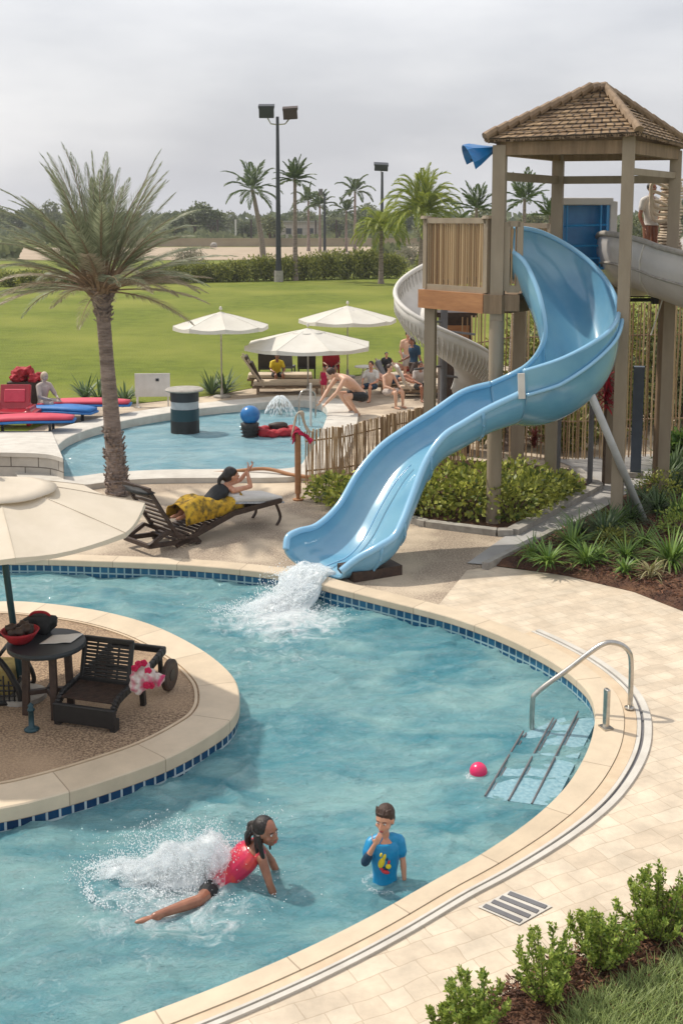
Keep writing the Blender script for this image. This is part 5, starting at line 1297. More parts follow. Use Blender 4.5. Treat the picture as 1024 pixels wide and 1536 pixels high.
# floral towel bundle behind the backrest
fq = G(214,1030,.4); ft = thing('floral_towel', (fq.x, fq.y, .42), 'crumpled pink and white floral towel on the lounger behind its backrest', 'towel')
s = MB(); 
for i,(x,y,z,r_) in enumerate([(0,0,.06,.11),(.07,.05,.03,.10),(-.02,.05,.14,.09),(.06,-.03,.10,.09),(.13,.06,.03,.08),(-.04,-.03,.0,.09)]): s.ell((x,y,z),(r_,r_*.85,r_*.8),n=18,m=12,jit=.5,seed=i)
o_ = s.build('cloth', mat('floral_white', sc(214,206,200), sc(170,150,140), rough=.85, scale=14, c3=sc(196,70,110), scale2=9, bump=.6, bscale=16), ft); remesh(o_, .012, 3)
s = MB()
for i,(x,y,z) in enumerate([(-.03,-.02,.22),(.02,.0,.225),(.07,-.06,.17),(.06,-.1,.04),(.10,-.08,.03),(-.06,-.04,.19)]):
    for k in range(5): a = k*1.256; s.ell((x+math.cos(a)*.018,y-.01,z+math.sin(a)*.018),(.02,.014,.02))
s.build('blossom', 'pinkcloth', ft, smooth=True)
# ---------------------------------------------------------------- wooden lounger on the deck
L0 = G(256,826); L1 = G(440,782)
wl_ = thing('wooden_lounger', L0, 'dark wooden slatted lounger with raised back beside the date palm', 'lounger')
o0 = L0
dx = (L1-L0).normalized(); dy = V3(-dx.y, dx.x, 0); LL_ = (L1-L0).length
def W(a, b, z): return dx*a+dy*b+V3(0,0,z)
s = MB()
for b in (0,.62):
    s.bar(W(-.38,b,.14), W(.5,b,.08), .05, .07); s.bar(W(.1,b,.06), W(1.2,b,.36), .05, .08); s.bar(W(1.2,b,.36), W(2.15,b,.40), .05, .08)
    s.bar(W(-.38,b,.14), W(-.05,b,.30), .05, .06); s.bar(W(-.05,b,.30), W(.4,b,.06), .045,.05); s.bar(W(.35,b,.05), W(.65,b,.30), .045,.05)
for a,z in ((-.38,.14),(.5,.06),(2.15,.40)): s.bar(W(a,-.02,z), W(a,.64,z), .05, .06)
s.build('frame','wood_dark',wl_)
for a,z in ((2.05,.38),(.45,.1)):
    for b in (0,.62): s = MB(); s.tube(crom([W(a,b,z),W(a+.1,b,z*.35),W(a+.02,b,.0)],4), .024, 8); s.build('leg','wood_dark',wl_)
s = MB(); 
for i in range(15):
    p = W(.05,0,.14).lerp(W(1.25,0,.37), (i+.5)/15); s.bar(p, p+dy*.62, .022, .05, up=dx)
for i in range(9):
    p = W(1.3,0,.385).lerp(W(2.15,0,.42), (i+.5)/9); s.bar(p, p+dy*.62, .022, .06, up=dx)
s.build('seat_slats','wood_dark',wl_)
s = MB(); a0, a1 = W(.12,0,.22), W(-.36,0,.98)
for b in (0,.62): s.bar(a0+dy*b, a1+dy*b, .055,.05, up=dx)
for i in range(9): p = a0.lerp(a1, (i+.6)/9.2); s.bar(p+dy*.02, p+dy*.60, .02,.05, up=(a1-a0))
s.bar(a1-dy*.03, a1+dy*.66, .05,.07)
s.build('backrest','wood_dark',wl_)
s = MB(); s.ell(a1+dy*.3+V3(.02,0,-.04),(.12,.34,.05), Matrix.Rotation(math.atan2(dx.y,dx.x),3,'Z'), jit=.4); o_ = s.build('head_pad','blackcloth',wl_,smooth=True)
# white cushion under the sunbather
wcu = thing('white_cushion', L0+W(1.75,.3,.45), 'thick pale cushion with blue striped edge under the sunbather on the lounger', 'cushion')
rm = Matrix.Rotation(math.atan2(dx.y,dx.x),3,'Z') @ Matrix.Rotation(R(9),3,'Y')
s = MB(); s.box((0,0,.03),(.98,.58,.10), rm); o_ = s.build('pad','white',wcu); bv = o_.modifiers.new('b','BEVEL'); bv.width = .045; bv.segments = 4
s = MB(); s.box((0,0,-.02),(1.0,.60,.025), rm); s.build('edging', mat('striped_edge', sc(120,128,140), sc(200,200,200), rough=.8, scale=30), wcu)
s = MB(); s.ell(dx*-.36+V3(0,0,.13),(.16,.26,.07), rm, jit=.2); s.build('pillow','white',wcu,smooth=True)
# yellow patterned towel
yt = thing('yellow_towel', L0+W(.84,.3,.46), 'yellow towel with dark leaf pattern over the sunbather on the lounger', 'towel')
mb = MB(); nu, nv = 34, 16
for j in range(nv+1):
    for i in range(nu+1):
        a = i/nu; b = j/nv; x = -.52+1.12*a; ang = math.pi*b; hh = .17+.03*math.sin(a*7)+.07*math.exp(-((a-.3)/.2)**2); ww = .27
        n_ = .03*noise.noise(V3(a*7,b*5,1)); mb.v.append(tuple(dx*x+dy*(-math.cos(ang)*(ww+n_))+V3(0,0,-.05+(hh+n_*1.6)*math.sin(ang)**.7 - .10*(1 if b in (0,1) else 0)+ .06*a)))
for j in range(nv):
    for i in range(nu): a = j*(nu+1)+i; mb.f.append((a,a+1,a+nu+2,a+nu+1))
o_ = mb.build('cloth', mat('yellow_pattern', sc(206,168,48), sc(196,150,36), rough=.85, scale=9, c3=sc(96,80,34), scale2=11, bump=.5, bscale=14), yt, smooth=True); so_ = o_.modifiers.new('s','SOLIDIFY'); so_.thickness = .015
# ---------------------------------------------------------------- beige loungers and dark chairs under the parasols
def beige_lounger(q, rz, label, back='wood_dark', ln=1.9):
    t = thing('beige_lounger', q, label, 'lounger', 'beige loungers under the white parasols', rz)
    s = MB(); s.box((.95,.32,.30),(1.9,.62,.12)); o_ = s.build('mattress','beige_cushion',t); bv = o_.modifiers.new('b','BEVEL'); bv.width = .04; bv.segments = 3
    s = MB(); s.box((.95,.32,.2),(1.95,.66,.06)); s.build('frame','wood_tan',t)
    for x in (.12,1.8):
        for y in (.06,.58): s = MB(); s.bar((x,y,0),(x,y,.2), .06); s.build('leg','wood_tan',t)
    s = MB(); s.box((.05,.32,.62),(.08,.58,.62), Matrix.Rotation(R(-24),3,'Y')); o_ = s.build('backrest',back,t); bv = o_.modifiers.new('b','BEVEL'); bv.width = .03
    for yy in (0,.64): s = MB(); s.bar((-.18,yy,.92),(.3,yy,.22), .05); s.build('side_frame','beige_cushion',t)
    return t
beige_lounger(G(380,592), R(2), 'front beige lounger with dark back left of the widest parasol pole')
beige_lounger(G(372,580), R(2), 'rear beige lounger partly behind the front beige one')
def chair(q, m, label, rz, group='dark chairs behind the beige loungers', w_=.55):
    t = thing('garden_chair', q, label, 'chair', group, rz)
    s = MB(); s.box((0,.0,.42),(w_,.5,.06)); s.build('seat',m,t)
    s = MB(); s.box((0,.28,.80),(w_,.05,.78), Matrix.Rotation(R(-14),3,'X')); 
    for k in range(5): s.box((-w_/2+.1+k*w_/5,.25,.8),(.03,.05,.76), Matrix.Rotation(R(-14),3,'X'))
    o_ = s.build('backrest',m,t); 
    for x in (-1,1):
        for y in (-.2,.2): s = MB(); s.bar((x*w_*.45,y,0),(x*w_*.45,y,.42), .04); s.build('leg',m,t)
    return t
beige_lounger(G(566,590), R(-12), 'pale lounger right of the crouching person behind the cane fence', 'grey_post')
chair(G(401,572), 'black', 'black slatted chair left of the widest parasol pole', R(185))
chair(G(431,570), 'grey_post', 'grey folding chair between the two black chairs', R(170), w_=.42)
chair(G(460,571), 'black', 'black slatted chair just behind the widest parasol pole', R(182))
chair(G(497,570), 'red', 'red cushioned chair with a dark seat behind the parasols', R(178), None, .5)
q = G(548,572); t = thing('side_table', q, 'small white wire table right of the red chair', 'table'); s = MB(); s.lathe([(.001,.44),(.34,.44),(.34,.47),(.001,.47)], 20); s.build('tabletop','white',t)
for k in range(3): a = k*2.1; s = MB(); s.tube([(math.cos(a)*.3,math.sin(a)*.3,0),(math.cos(a)*.1,math.sin(a)*.1,.44)], .015, 6); s.build('leg','white',t)
# low wall / tables right of the parasols
beige_lounger(G(600,598), R(3), 'pale lounger behind the cane fence next to the tower post', 'white')
beige_lounger(G(610,576), R(3), 'pale lounger farther back beside the tower post', 'white')
# bathing towel on the pale ledge, rail at pool steps
q = G(466,626,.1); t = thing('pool_ladder', q, 'slim white post and rails at the upper pool edge', 'ladder'); s = MB(); s.tube([(0,0,-.3),(0,0,.85)], .03, 8); s.build('post','white',t)
s = MB(); s.tube(crom([V3(-.28,.1,-.3),V3(-.28,.1,.5),V3(-.1,.25,.65),V3(.1,.5,.5),V3(.1,.5,-.1)],5), .02, 8); s.build('rail','steel',t,smooth=True)
# ---------------------------------------------------------------- red and blue loungers at the left
def mat_lounger(q, rz, label, m1, m2, back=True, ln=2.0, z=.36):
    t = thing('padded_lounger', q, label, 'lounger', 'padded loungers at the left by the upper pool', rz)
    s = MB()
    n = 16
    for i in range(n+1):
        a = i/n; hw = .36*(1-.45*max(0,(a-.6)/.4)**2); 
        s.v += [(a*ln,-hw,z+.04*math.sin(a*3)),(a*ln,hw,z+.04*math.sin(a*3))]
    for i in range(n): k = 2*i; s.f.append((k,k+2,k+3,k+1))
    o_ = s.build('mat',m1,t,smooth=True); so_ = o_.modifiers.new('s','SOLIDIFY'); so_.thickness = .06; so_.offset = 1
    s = MB()
    for i in range(n+1):
        a = i/n; hw = .39*(1-.45*max(0,(a-.6)/.4)**2); s.v += [(a*ln*1.02,-hw,z-.012+.04*math.sin(a*3)),(a*ln*1.02,hw,z-.012+.04*math.sin(a*3))]
    for i in range(n): k = 2*i; s.f.append((k,k+2,k+3,k+1))
    o_ = s.build('underside',m2,t,smooth=True); so_ = o_.modifiers.new('s','SOLIDIFY'); so_.thickness = .05; so_.offset = -1
    for x in (.35,ln*.75):
        for y in (-.25,.25): s = MB(); s.bar((x,y,0),(x,y,z-.03), .06); s.build('leg','dark_metal',t)
    if back:
        s = MB(); s.box((-.08,0,.62),(.10,.74,.62), Matrix.Rotation(R(-22),3,'Y')); o_ = s.build('backrest',back,t); bv = o_.modifiers.new('b','BEVEL'); bv.width = .04; bv.segments = 3
    return t
mat_lounger(G(-22,654), R(6), 'nearest padded lounger, pink top over blue underside at the left edge', 'pinkred', 'bluecloth', None, 2.0)
mat_lounger(G(62,627), R(2), 'padded lounger with pink end pad, farthest right of the left group', 'pinkred', 'bluecloth', None, 2.2)
mat_lounger(G(46,632), R(-14), 'blue padded lounger between the two pink ones', 'bluecloth', 'bluecloth', None, 1.7, .32)
# red inflatable armchair with red heap
q = G(22,640); t = thing('red_armchair', q, 'glossy red padded armchair at the left edge', 'chair'); s = MB()
M['redgloss'] = mat('glossy_red', sc(176,28,48), sc(150,20,38), rough=.3, scale=5, coat=.3)
s.box((.1,-.05,.36),(1.0,.6,.10)); s.box((-.02,.27,.70),(.74,.10,.56), Matrix.Rotation(R(-16),3,'X')); s.box((-.45,.0,.5),(.12,.6,.12)); s.box((.42,.0,.46),(.10,.6,.10)); s.box((-.3,.0,.2),(.1,.5,.3)); s.box((.4,.0,.2),(.1,.5,.3)); o_ = s.build('body','redgloss',t); remesh(o_,.02,8)
s = MB(); s.box((-.02,.205,.72),(.5,.03,.32), Matrix.Rotation(R(-16),3,'X')); o_ = s.build('back_panel','pinkred',t); bv = o_.modifiers.new('b','BEVEL'); bv.width = .02
q = G(36,628); t = thing('red_towels', (q.x,q.y+.25,.9), 'heap of dark red towels behind the glossy red armchair', 'towel'); s = MB()
for i in range(14): s.ell((rnd.uniform(-.25,.35),rnd.uniform(-.12,.12),rnd.uniform(0,.3)),(.13,.1,.1),jit=.9,seed=i)
o_ = s.build('heap','red',t); remesh(o_,.022,2); s = MB(); s.box((0,0,-.45),(.8,.4,.9)); s.build('bin','wood_dark',t)
# ================================================================== PEOPLE
def frame(f, u):
    f = Vector(f).normalized(); u = Vector(u); r = f.cross(u).normalized(); u = r.cross(f); return Matrix((r, f, u)).transposed()   # local x right, y forward, z up
def head_parts(mb, c, Mx, k):
    T = lambda x,y,z: c + Mx @ (V3(x,y,z)*k)
    mb.ell(T(0,-.008,.022), (.074*k,.092*k,.092*k), Mx, 20, 14)
    mb.ell(T(0,.018,-.03), (.06*k,.072*k,.072*k), Mx, 18, 12)
    mb.ell(T(0,.045,-.078), (.034*k,.034*k,.026*k), Mx, 12, 8)
    mb.cap(T(0,.085,.008), .009*k, T(0,.102,-.028), .014*k, 8)
    mb.ell(T(-.011,.092,-.034), (.009*k,)*3, Mx, 8, 6); mb.ell(T(.011,.092,-.034), (.009*k,)*3, Mx, 8, 6)
    mb.ell(T(0,.078,-.058), (.026*k,.014*k,.006*k), Mx, 10, 6); mb.ell(T(0,.077,-.068), (.022*k,.014*k,.007*k), Mx, 10, 6)
    mb.ell(T(0,.07,.028), (.05*k,.016*k,.009*k), Mx, 12, 6)
    for sx in (-1,1):
        mb.ell(T(sx*.074,-.005,-.008), (.009*k,.02*k,.03*k), Mx, 10, 8); mb.ell(T(sx*.042,.052,-.03), (.022*k,.022*k,.022*k), Mx, 10, 8)
def face_detail(root, c, Mx, k, lip='lip', brow='hair_black', par=None):
    T = lambda x,y,z: c + Mx @ (V3(x,y,z)*k)
    if 'lip' not in M: M['lip'] = mat('lip', sc(170,84,78), rough=.4); M['eye_white'] = mat('eye_white', sc(225,220,215), rough=.2); M['eye_dark'] = mat('eye_dark', sc(30,20,16), rough=.1)
    for sx in (-1,1):
        s = MB(); s.ell(T(sx*.03,.0755,.006), (.013*k,.008*k,.007*k), Mx, 12, 8); e_ = s.build('eye','eye_white',par or root,smooth=True,world=True)
        s = MB(); s.ell(T(sx*.03,.0815,.006), (.006*k,.003*k,.006*k), Mx, 10, 6); s.build('pupil','eye_dark',par or root,smooth=True,world=True)
        s = MB(); s.tube([T(sx*.015,.086,.024),T(sx*.03,.086,.029),T(sx*.047,.074,.024)], .0032*k, 6); s.build('eyebrow',brow,par or root,world=True)
    s = MB(); s.ell(T(0,.087,-.0585),(.022*k,.008*k,.0045*k),Mx,12,6); s.ell(T(0,.0865,-.066),(.018*k,.008*k,.0055*k),Mx,12,6); s.build('lips','lip',par or root,smooth=True,world=True)
def hand(mb, w, d, palm_n, k, curl=.5, thumb=1, rf=.0085):
    """w wrist, d direction towards fingers, palm_n palm facing direction, thumb side sign"""
    w = Vector(w); d = Vector(d).normalized(); pn = Vector(palm_n); pn = (pn-d*pn.dot(d)).normalized(); sd = d.cross(pn)*thumb
    pc = w+d*.045*k; rot = Matrix((sd, d, pn)).transposed()
    mb.ell(pc, (.04*k,.05*k,.016*k), rot, 12, 8)
    mb.cap(w-d*.02*k, .024*k, w+d*.02*k, .024*k, 8)
    for i, (o_, L_) in enumerate(((.029,.072),(.010,.08),(-.010,.075),(-.029,.058))):
        q = w+d*.082*k+sd*o_*k; dd = d.copy(); seg = L_*k/3; r_ = rf*k
        q0 = w+d*.05*k+sd*o_*.9*k; mb.cap(q0, r_*1.1, q, r_*1.05, 6)
        for j in range(3):
            dd = (dd+pn*curl*(.5+.3*j)).normalized(); q2 = q+dd*seg; mb.cap(q, r_*(1-.1*j), q2, r_*(.92-.1*j), 6); q = q2
    q = w+d*.02*k+sd*.03*k; dd = (d*.6+sd*.8+pn*.25).normalized()
    for j in range(3): q2 = q+dd*.027*k; mb.cap(q, (.0115-.001*j)*k, q2, (.0105-.001*j)*k, 6); q = q2; dd = (dd+d*.35+pn*.2*curl).normalized()
def ring_loft(mb, secs, rt, n=16):
    """secs: list of (centre, rx, ry, forward) closed loft"""
    o = len(mb.v); m = len(secs)
    for (c, rx, ry, fw) in secs:
        r_ = Vector(rt); f_ = Vector(fw).normalized(); r_ = (r_-f_*r_.dot(f_)).normalized()
        for k in range(n):
            a = 2*math.pi*k/n; mb.v.append(tuple(Vector(c)+r_*math.cos(a)*rx+f_*math.sin(a)*ry))
    for i in range(m-1):
        for k in range(n): a = o+i*n+k; b = o+i*n+(k+1) % n; mb.f.append((a,b,b+n,a+n))
    mb.f.append(tuple(o+k for k in reversed(range(n)))); mb.f.append(tuple(o+(m-1)*n+k for k in range(n)))
def torso(mb, J, k, grow=0, t0=0, t1=1, child=False):
    pel, nk = Vector(J['pelvis']), Vector(J['neck']); mid = Vector(J.get('waist', (pel+nk)/2)); rt = (Vector(J['shR'])-Vector(J['shL'])).normalized()
    path = crom([pel-(mid-pel)*.16, pel, mid, mid.lerp(nk,.6), nk], 4)
    wx = [.10,.155,.165,.155,.14,.127,.122,.125,.133,.145,.155,.163,.165,.155,.125,.09,.05]; wy = [.07,.11,.12,.115,.1,.092,.088,.09,.096,.104,.11,.112,.108,.098,.082,.065,.05]
    secs = []; N_ = len(path)
    for i, c in enumerate(path):
        t = i/(N_-1)
        if t < t0-1e-6 or t > t1+1e-6: continue
        d = (path[min(i+1,N_-1)]-path[max(i-1,0)]).normalized(); fw = d.cross(rt)
        j = min(int(t*16+.5),16); secs.append((c, wx[j]*k+grow, wy[j]*k+grow, fw))
    ring_loft(mb, secs, rt)
def body(root, J, k, skin, vox=.007, face=True, handk=1, fingers=True, curl=(.5,.5), palm=((0,0,-1),(0,0,-1)), fr_=None, feet=True, headk=1):
    mb = MB(); j = {a: Vector(b) for a, b in J.items()}
    torso(mb, J, k)
    mb.cap(j['neck']-(j['neck']-j['pelvis']).normalized()*.03*k, .055*k, j['neck'].lerp(j['head'],.6), .046*k)
    Mx = frame(j['face'], j['up']); head_parts(mb, j['head'], Mx, k*headk)
    for sd_, i in (('L',0),('R',1)):
        if 'sh'+sd_ in j:
            mb.cap(j['neck'].lerp(j['sh'+sd_],.35)-V3(0,0,.0), .052*k, j['sh'+sd_], .052*k); a, b, c = j['sh'+sd_], j['el'+sd_], j['wr'+sd_]
            mb.cap(a, .05*k, a.lerp(b,.5), .044*k); mb.cap(a.lerp(b,.5), .044*k, b, .036*k); mb.cap(b, .037*k, b.lerp(c,.3), .039*k); mb.cap(b.lerp(c,.3), .039*k, c, .025*k)
            d = j.get('hd'+sd_, (c-b)); hand(mb, c, d, palm[i], k*handk, curl[i], 1 if sd_ == 'L' else -1)
        if 'kn'+sd_ in j:
            a, b = j['hip'+sd_], j['kn'+sd_]; mb.cap(a, .088*k, a.lerp(b,.5), .074*k); mb.cap(a.lerp(b,.5), .074*k, b, .052*k)
            if 'an'+sd_ in j:
                c = j['an'+sd_]; mb.cap(b, .053*k, b.lerp(c,.3), .055*k); mb.cap(b.lerp(c,.3), .055*k, c, .034*k)
                td = Vector(j.get('toe'+sd_, (0,-1,0))).normalized(); mb.cap(c-td*.03*k-V3(0,0,.02*k), .036*k, c+td*.10*k-V3(0,0,.03*k), .034*k); mb.cap(c+td*.10*k-V3(0,0,.03*k), .034*k, c+td*.16*k-V3(0,0,.035*k), .022*k)
    o_ = mb.build('body', skin, root, world=True); remesh(o_, vox, 4, .45)
    if face: face_detail(root, j['head'], Mx, k*headk, par=o_)
    return o_, Mx
def hairlock(mb, pts, r0, r1, n=7):
    p = crom([Vector(q) for q in pts], 5); mb.tube(p, [r0+(r1-r0)*i/(len(p)-1) for i in range(len(p))], n)
# ---- boy standing in the pool
wb = G(577,1321,WZ); kb = .66
X0, Y0, Z0 = wb.x, wb.y, WZ
def B(x, y, z): return (X0+x, Y0+y, Z0+z)
boy = thing('person', (X0,Y0,Z0-.5), 'small boy in bright blue swim shirt standing waist deep, hand at his mouth', 'person')
J = dict(pelvis=B(0,0,-.03), waist=B(.0,.0,.12), neck=B(.0,.0,.375), head=B(-.004,-.014,.52), face=(-.42,-.9,-.12), up=(0,0,1), shL=B(-.105,-.01,.325), shR=B(.108,.02,.325), elL=B(-.155,-.085,.21), wrL=B(-.085,-.125,.375), hdL=(.5,-.1,.9), elR=B(.14,.01,.16), wrR=B(.15,-.02,.02), hdR=(0,-.1,-1),
  hipL=B(-.06,0,-.08), knL=B(-.06,-.02,-.32), anL=B(-.06,0,-.55), hipR=B(.06,0,-.08), knR=B(.06,-.02,-.32), anR=B(.06,0,-.55))
J['face'] = (-.42,-.9,-.12)
bb, Mx = body(boy, J, kb, 'skin', .005, curl=(.8,.3), palm=((.3,.9,.2),(-1,0,0)), headk=1.38)
s = MB(); torso(s, J, kb, .014, .1, .93); jj = {a: Vector(b) for a,b in J.items()}
for sd_ in 'LR':
    a, b = jj['sh'+sd_], jj['el'+sd_]; s.cap(jj['neck'].lerp(a,.4), .048*kb+.012, a, .05*kb+.014); s.cap(a, .05*kb+.016, a.lerp(b,.55), .046*kb+.017)
sh = s.build('shirt','cyan',boy,world=True); remesh(sh,.006,3)
# sleeve cuff of the raised arm is darker
s = MB(); s.cap(jj['elL'].lerp(jj['wrL'],.0), .045*kb+.008, jj['elL'].lerp(jj['wrL'],.35), .04*kb+.008); o_ = s.build('dark_sleeve','navy',boy,world=True); remesh(o_,.006,3)
s = MB(); torso(s, J, kb, .018, .0, .2); s.cap(jj['hipL'], .088*kb+.014, jj['hipL'].lerp(jj['knL'],.4), .08*kb+.014); s.cap(jj['hipR'], .088*kb+.014, jj['hipR'].lerp(jj['knR'],.4), .08*kb+.014); o_ = s.build('shorts','cyan',boy,world=True); remesh(o_,.006,3)
# shirt print: generic colourful splash shapes, slightly proud of the cloth
def print_patch(m, pts, name='shirt_print'):
    s = MB()
    for (x, z, rx, rz_) in pts:
        q = V3(X0+x, Y0-.072-.013, Z0+z); s.ell(q, (rx,.012,rz_), Matrix.Rotation(.3,3,'Y'), 12, 8)
    o_ = s.build(name, m, sh, smooth=True, world=True)
M['yellow'] = mat('yellow_print', sc(224,196,40), rough=.6); M['redprint'] = mat('red_print', sc(200,50,60), rough=.6)
print_patch('yellow', [(-.03,.20,.026,.045),(-.01,.245,.014,.03),(.022,.17,.022,.022),(-.035,.265,.01,.018)]); print_patch('redprint', [(.0,.125,.034,.016),(-.028,.15,.018,.014),(.026,.205,.010,.018)]); print_patch('navy', [(-.002,.155,.03,.008),(.012,.23,.008,.014)])
# hair: short brown
T = lambda x,y,z: jj['head'] + Mx @ (V3(x,y,z)*kb*1.38)
s = MB(); s.ell(T(0,-.02,.04),(.081*kb*1.38,.092*kb*1.38,.088*kb*1.38),Mx,20,14); s.ell(T(0,-.035,0),(.078*kb*1.38,.07*kb*1.38,.085*kb*1.38),Mx,16,12)
for i in range(60):
    a = rnd.uniform(-1.2,1.2); s.cap(T(.07*math.sin(a),.05*math.cos(a)-.01,.085+rnd.uniform(-.02,.03)), .008, T(.075*math.sin(a),.07*math.cos(a),.068+rnd.uniform(-.01,.02)), .005, 5)
o_ = s.build('hair','hair_brown',boy,world=True); remesh(o_,.005,1)
# ---- girl swimming / pushing up in the water
gq = G(404,1326,WZ); X0, Y0, Z0 = gq.x, gq.y, WZ-.05; kg = .82
# her body runs from the head at upper right to the feet at lower left
girl = thing('person', (X0-.4,Y0,Z0), 'girl with long dark hair, pink top and dark shorts lunging through the pool', 'person')
J = dict(pelvis=B(-.42,.03,.02), waist=B(-.30,.05,.12), neck=B(-.10,.06,.34), head=B(-.02,.02,.475), face=(.80,-.55,.0), up=(-.1,0,1),
  shL=B(-.12,.17,.30), shR=B(-.05,-.04,.28), elL=B(.0,.22,.12), wrL=B(.08,.2,-.06), elR=B(.01,-.1,.11), wrR=B(.06,-.08,-.05), hdL=(.6,-.2,-.6), hdR=(.6,-.2,-.6),
  hipR=B(-.44,-.03,.02), knR=tuple(G(300,1350,WZ+.03)), anR=tuple(G(232,1374,WZ+.02)), toeR=(-1,-.35,.05), hipL=B(-.46,.09,.02), knL=B(-.76,.12,-.10), anL=B(-1.05,.15,-.14), toeL=(-1,0,0))
gb, Mx = body(girl, J, kg, 'skin_dark', .006, curl=(.3,.3), palm=((0,0,-1),(0,0,-1)), headk=1.2)
jj = {a: Vector(b) for a,b in J.items()}
s = MB(); torso(s, J, kg, .010, .22, .90)
for sd_ in 'LR': s.cap(jj['neck'].lerp(jj['sh'+sd_],.35), .05*kg, jj['neck'].lerp(jj['sh'+sd_],.75), .05*kg+.006)
o_ = s.build('top', mat('pink_red_top', sc(190,28,72), sc(206,66,60), rough=.32, scale=7, contrast=(.45,.6)), girl, world=True); remesh(o_,.006,3)
s = MB(); torso(s, J, kg, .016, 0, .27); s.cap(jj['hipR'], .088*kg+.014, jj['hipR'].lerp(jj['knR'],.42), .076*kg+.016); s.cap(jj['hipL'], .088*kg+.014, jj['hipL'].lerp(jj['knL'],.42), .076*kg+.016); o_ = s.build('shorts','blackcloth',girl,world=True); remesh(o_,.007,3)
kk = kg*1.2; T = lambda x,y,z: jj['head'] + Mx @ (V3(x,y,z)*kk)
s = MB(); s.ell(T(0,-.024,.034),(.083*kk,.092*kk,.088*kk),Mx,20,14); s.ell(T(0,-.05,-.01),(.078*kk,.062*kk,.08*kk),Mx,16,12)
hairlock(s,[T(0,-.10,.03),T(.0,-.165,.0),T(.0,-.18,-.10),T(-.01,-.15,-.22)],.036*kk,.008); hairlock(s,[T(.02,-.10,.03),T(.03,-.15,-.03),T(.03,-.15,-.16)],.026*kk,.006)
hairlock(s,[T(.07,-.02,.0),T(.085,.0,-.08),T(.085,.03,-.20),T(.07,.05,-.36)],.03*kk,.010); hairlock(s,[T(.05,-.09,.02),T(.07,-.14,-.06),T(.05,-.12,-.2),T(.04,-.08,-.3)],.036*kk,.010); hairlock(s,[T(.06,-.05,.0),T(.08,-.04,-.1),T(.08,-.02,-.25)],.03*kk,.010); hairlock(s,[T(-.07,-.04,.0),T(-.08,-.04,-.1),T(-.06,-.02,-.2)],.026*kk,.008)
o_ = s.build('hair','hair_black',girl,world=True); remesh(o_,.0055,1)
# ---- sunbather on the deck lounger
base = L0
def Wd(a,b,z): return tuple(base+W(a,b,z))
sb = thing('person', L0+W(1.6,.3,.5), 'dark haired person lying on the white cushion of the wooden lounger with arms raised', 'person')
J = dict(pelvis=Wd(.72,.3,.50), waist=Wd(.95,.3,.54), neck=Wd(1.30,.3,.74), head=Wd(1.36,.24,.90), face=tuple(dx*.88+dy*-.40+V3(0,0,.05)), up=tuple(V3(0,0,1)-dx*.15), shR=Wd(1.30,.13,.68), shL=Wd(1.30,.47,.68), elR=Wd(1.62,.10,.70), wrR=Wd(1.60,.16,.95), hdR=(.3,0,.9), elL=Wd(1.66,.42,.74), wrL=Wd(1.78,.3,.95), hdL=(.4,-.3,.6),
  hipR=Wd(.76,.2,.46), knR=Wd(.52,.2,.44), anR=Wd(.44,.24,.42), toeR=tuple(dx*-1), toeL=tuple(dx*-1), hipL=Wd(.76,.4,.46), knL=Wd(.52,.4,.44), anL=Wd(.44,.38,.42))
s0, Mx = body(sb, J, .95, 'skin', .008, curl=(.9,.6), palm=((-1,0,0),(-1,0,0)), headk=1.18)
jj = {a: Vector(b) for a,b in J.items()}; kk = .95*1.18; T = lambda x,y,z: jj['head'] + Mx @ (V3(x,y,z)*kk)
s = MB(); s.ell(T(0,-.025,.04),(.092*kk,.10*kk,.092*kk),Mx,20,14,jit=.1); s.ell(T(0,-.07,-.0),(.09*kk,.08*kk,.085*kk),Mx,16,12,jit=.15); hairlock(s,[T(0,-.12,.0),T(0,-.18,-.04),T(.02,-.2,-.12)],.05*kk,.02)
o_ = s.build('hair','hair_black',sb,world=True); remesh(o_,.007,1)
s = MB(); torso(s, J, .95, .014, .1, .88); o_ = s.build('top','blackcloth',sb,world=True); remesh(o_,.01,3)
# ---- simple people builder for the far ones
def far_person(name_label, q, k, rz, P_, skin='skin', hair='hair_black', clothes=(), hairlen=0):
    t = thing('person', q, name_label, 'person'); Rz = Matrix.Rotation(rz,3,'Z'); q = Vector(q)
    J = {}
    for a, b in P_.items():
        v_ = Rz @ Vector(b)
        J[a] = tuple(v_) if a in ('face','up','hdL','hdR','toeL','toeR') else tuple(q+v_*k)
    for sx, n_ in ((-1,'L'),(1,'R')): J.setdefault('toe'+n_, tuple(Rz @ V3(0,-1,0)))
    o_, Mx = body(t, J, k, skin, .012, palm=((1,0,0),(-1,0,0)))
    jj = {a: Vector(b) for a,b in J.items()}; T = lambda x,y,z: jj['head'] + Mx @ (V3(x,y,z)*k)
    s = MB(); s.ell(T(0,-.022,.035),(.086*k,.095*k,.09*k),Mx,16,12)
    if hairlen: hairlock(s,[T(0,-.09,.03),T(0,-.12,-.05),T(0,-.1,-hairlen)],.05*k,.02*k)
    h_ = s.build('hair',hair,t,world=True); remesh(h_,.012,1)
    for nm, m, a0, a1, legf, arm in clothes:
        s = MB(); torso(s, J, k, .016, a0, a1)
        if legf:
            for sd_ in 'LR': s.cap(jj['hip'+sd_], .09*k+.014, jj['hip'+sd_].lerp(jj['kn'+sd_],legf), .075*k+.016)
        if arm:
            for sd_ in 'LR': s.cap(jj['neck'].lerp(jj['sh'+sd_],.4), .05*k+.01, jj['sh'+sd_], .05*k+.014); s.cap(jj['sh'+sd_], .05*k+.014, jj['sh'+sd_].lerp(jj['el'+sd_],arm), .045*k+.014)
        c_ = s.build(nm, m, t, world=True); remesh(c_,.013,3)
    return t
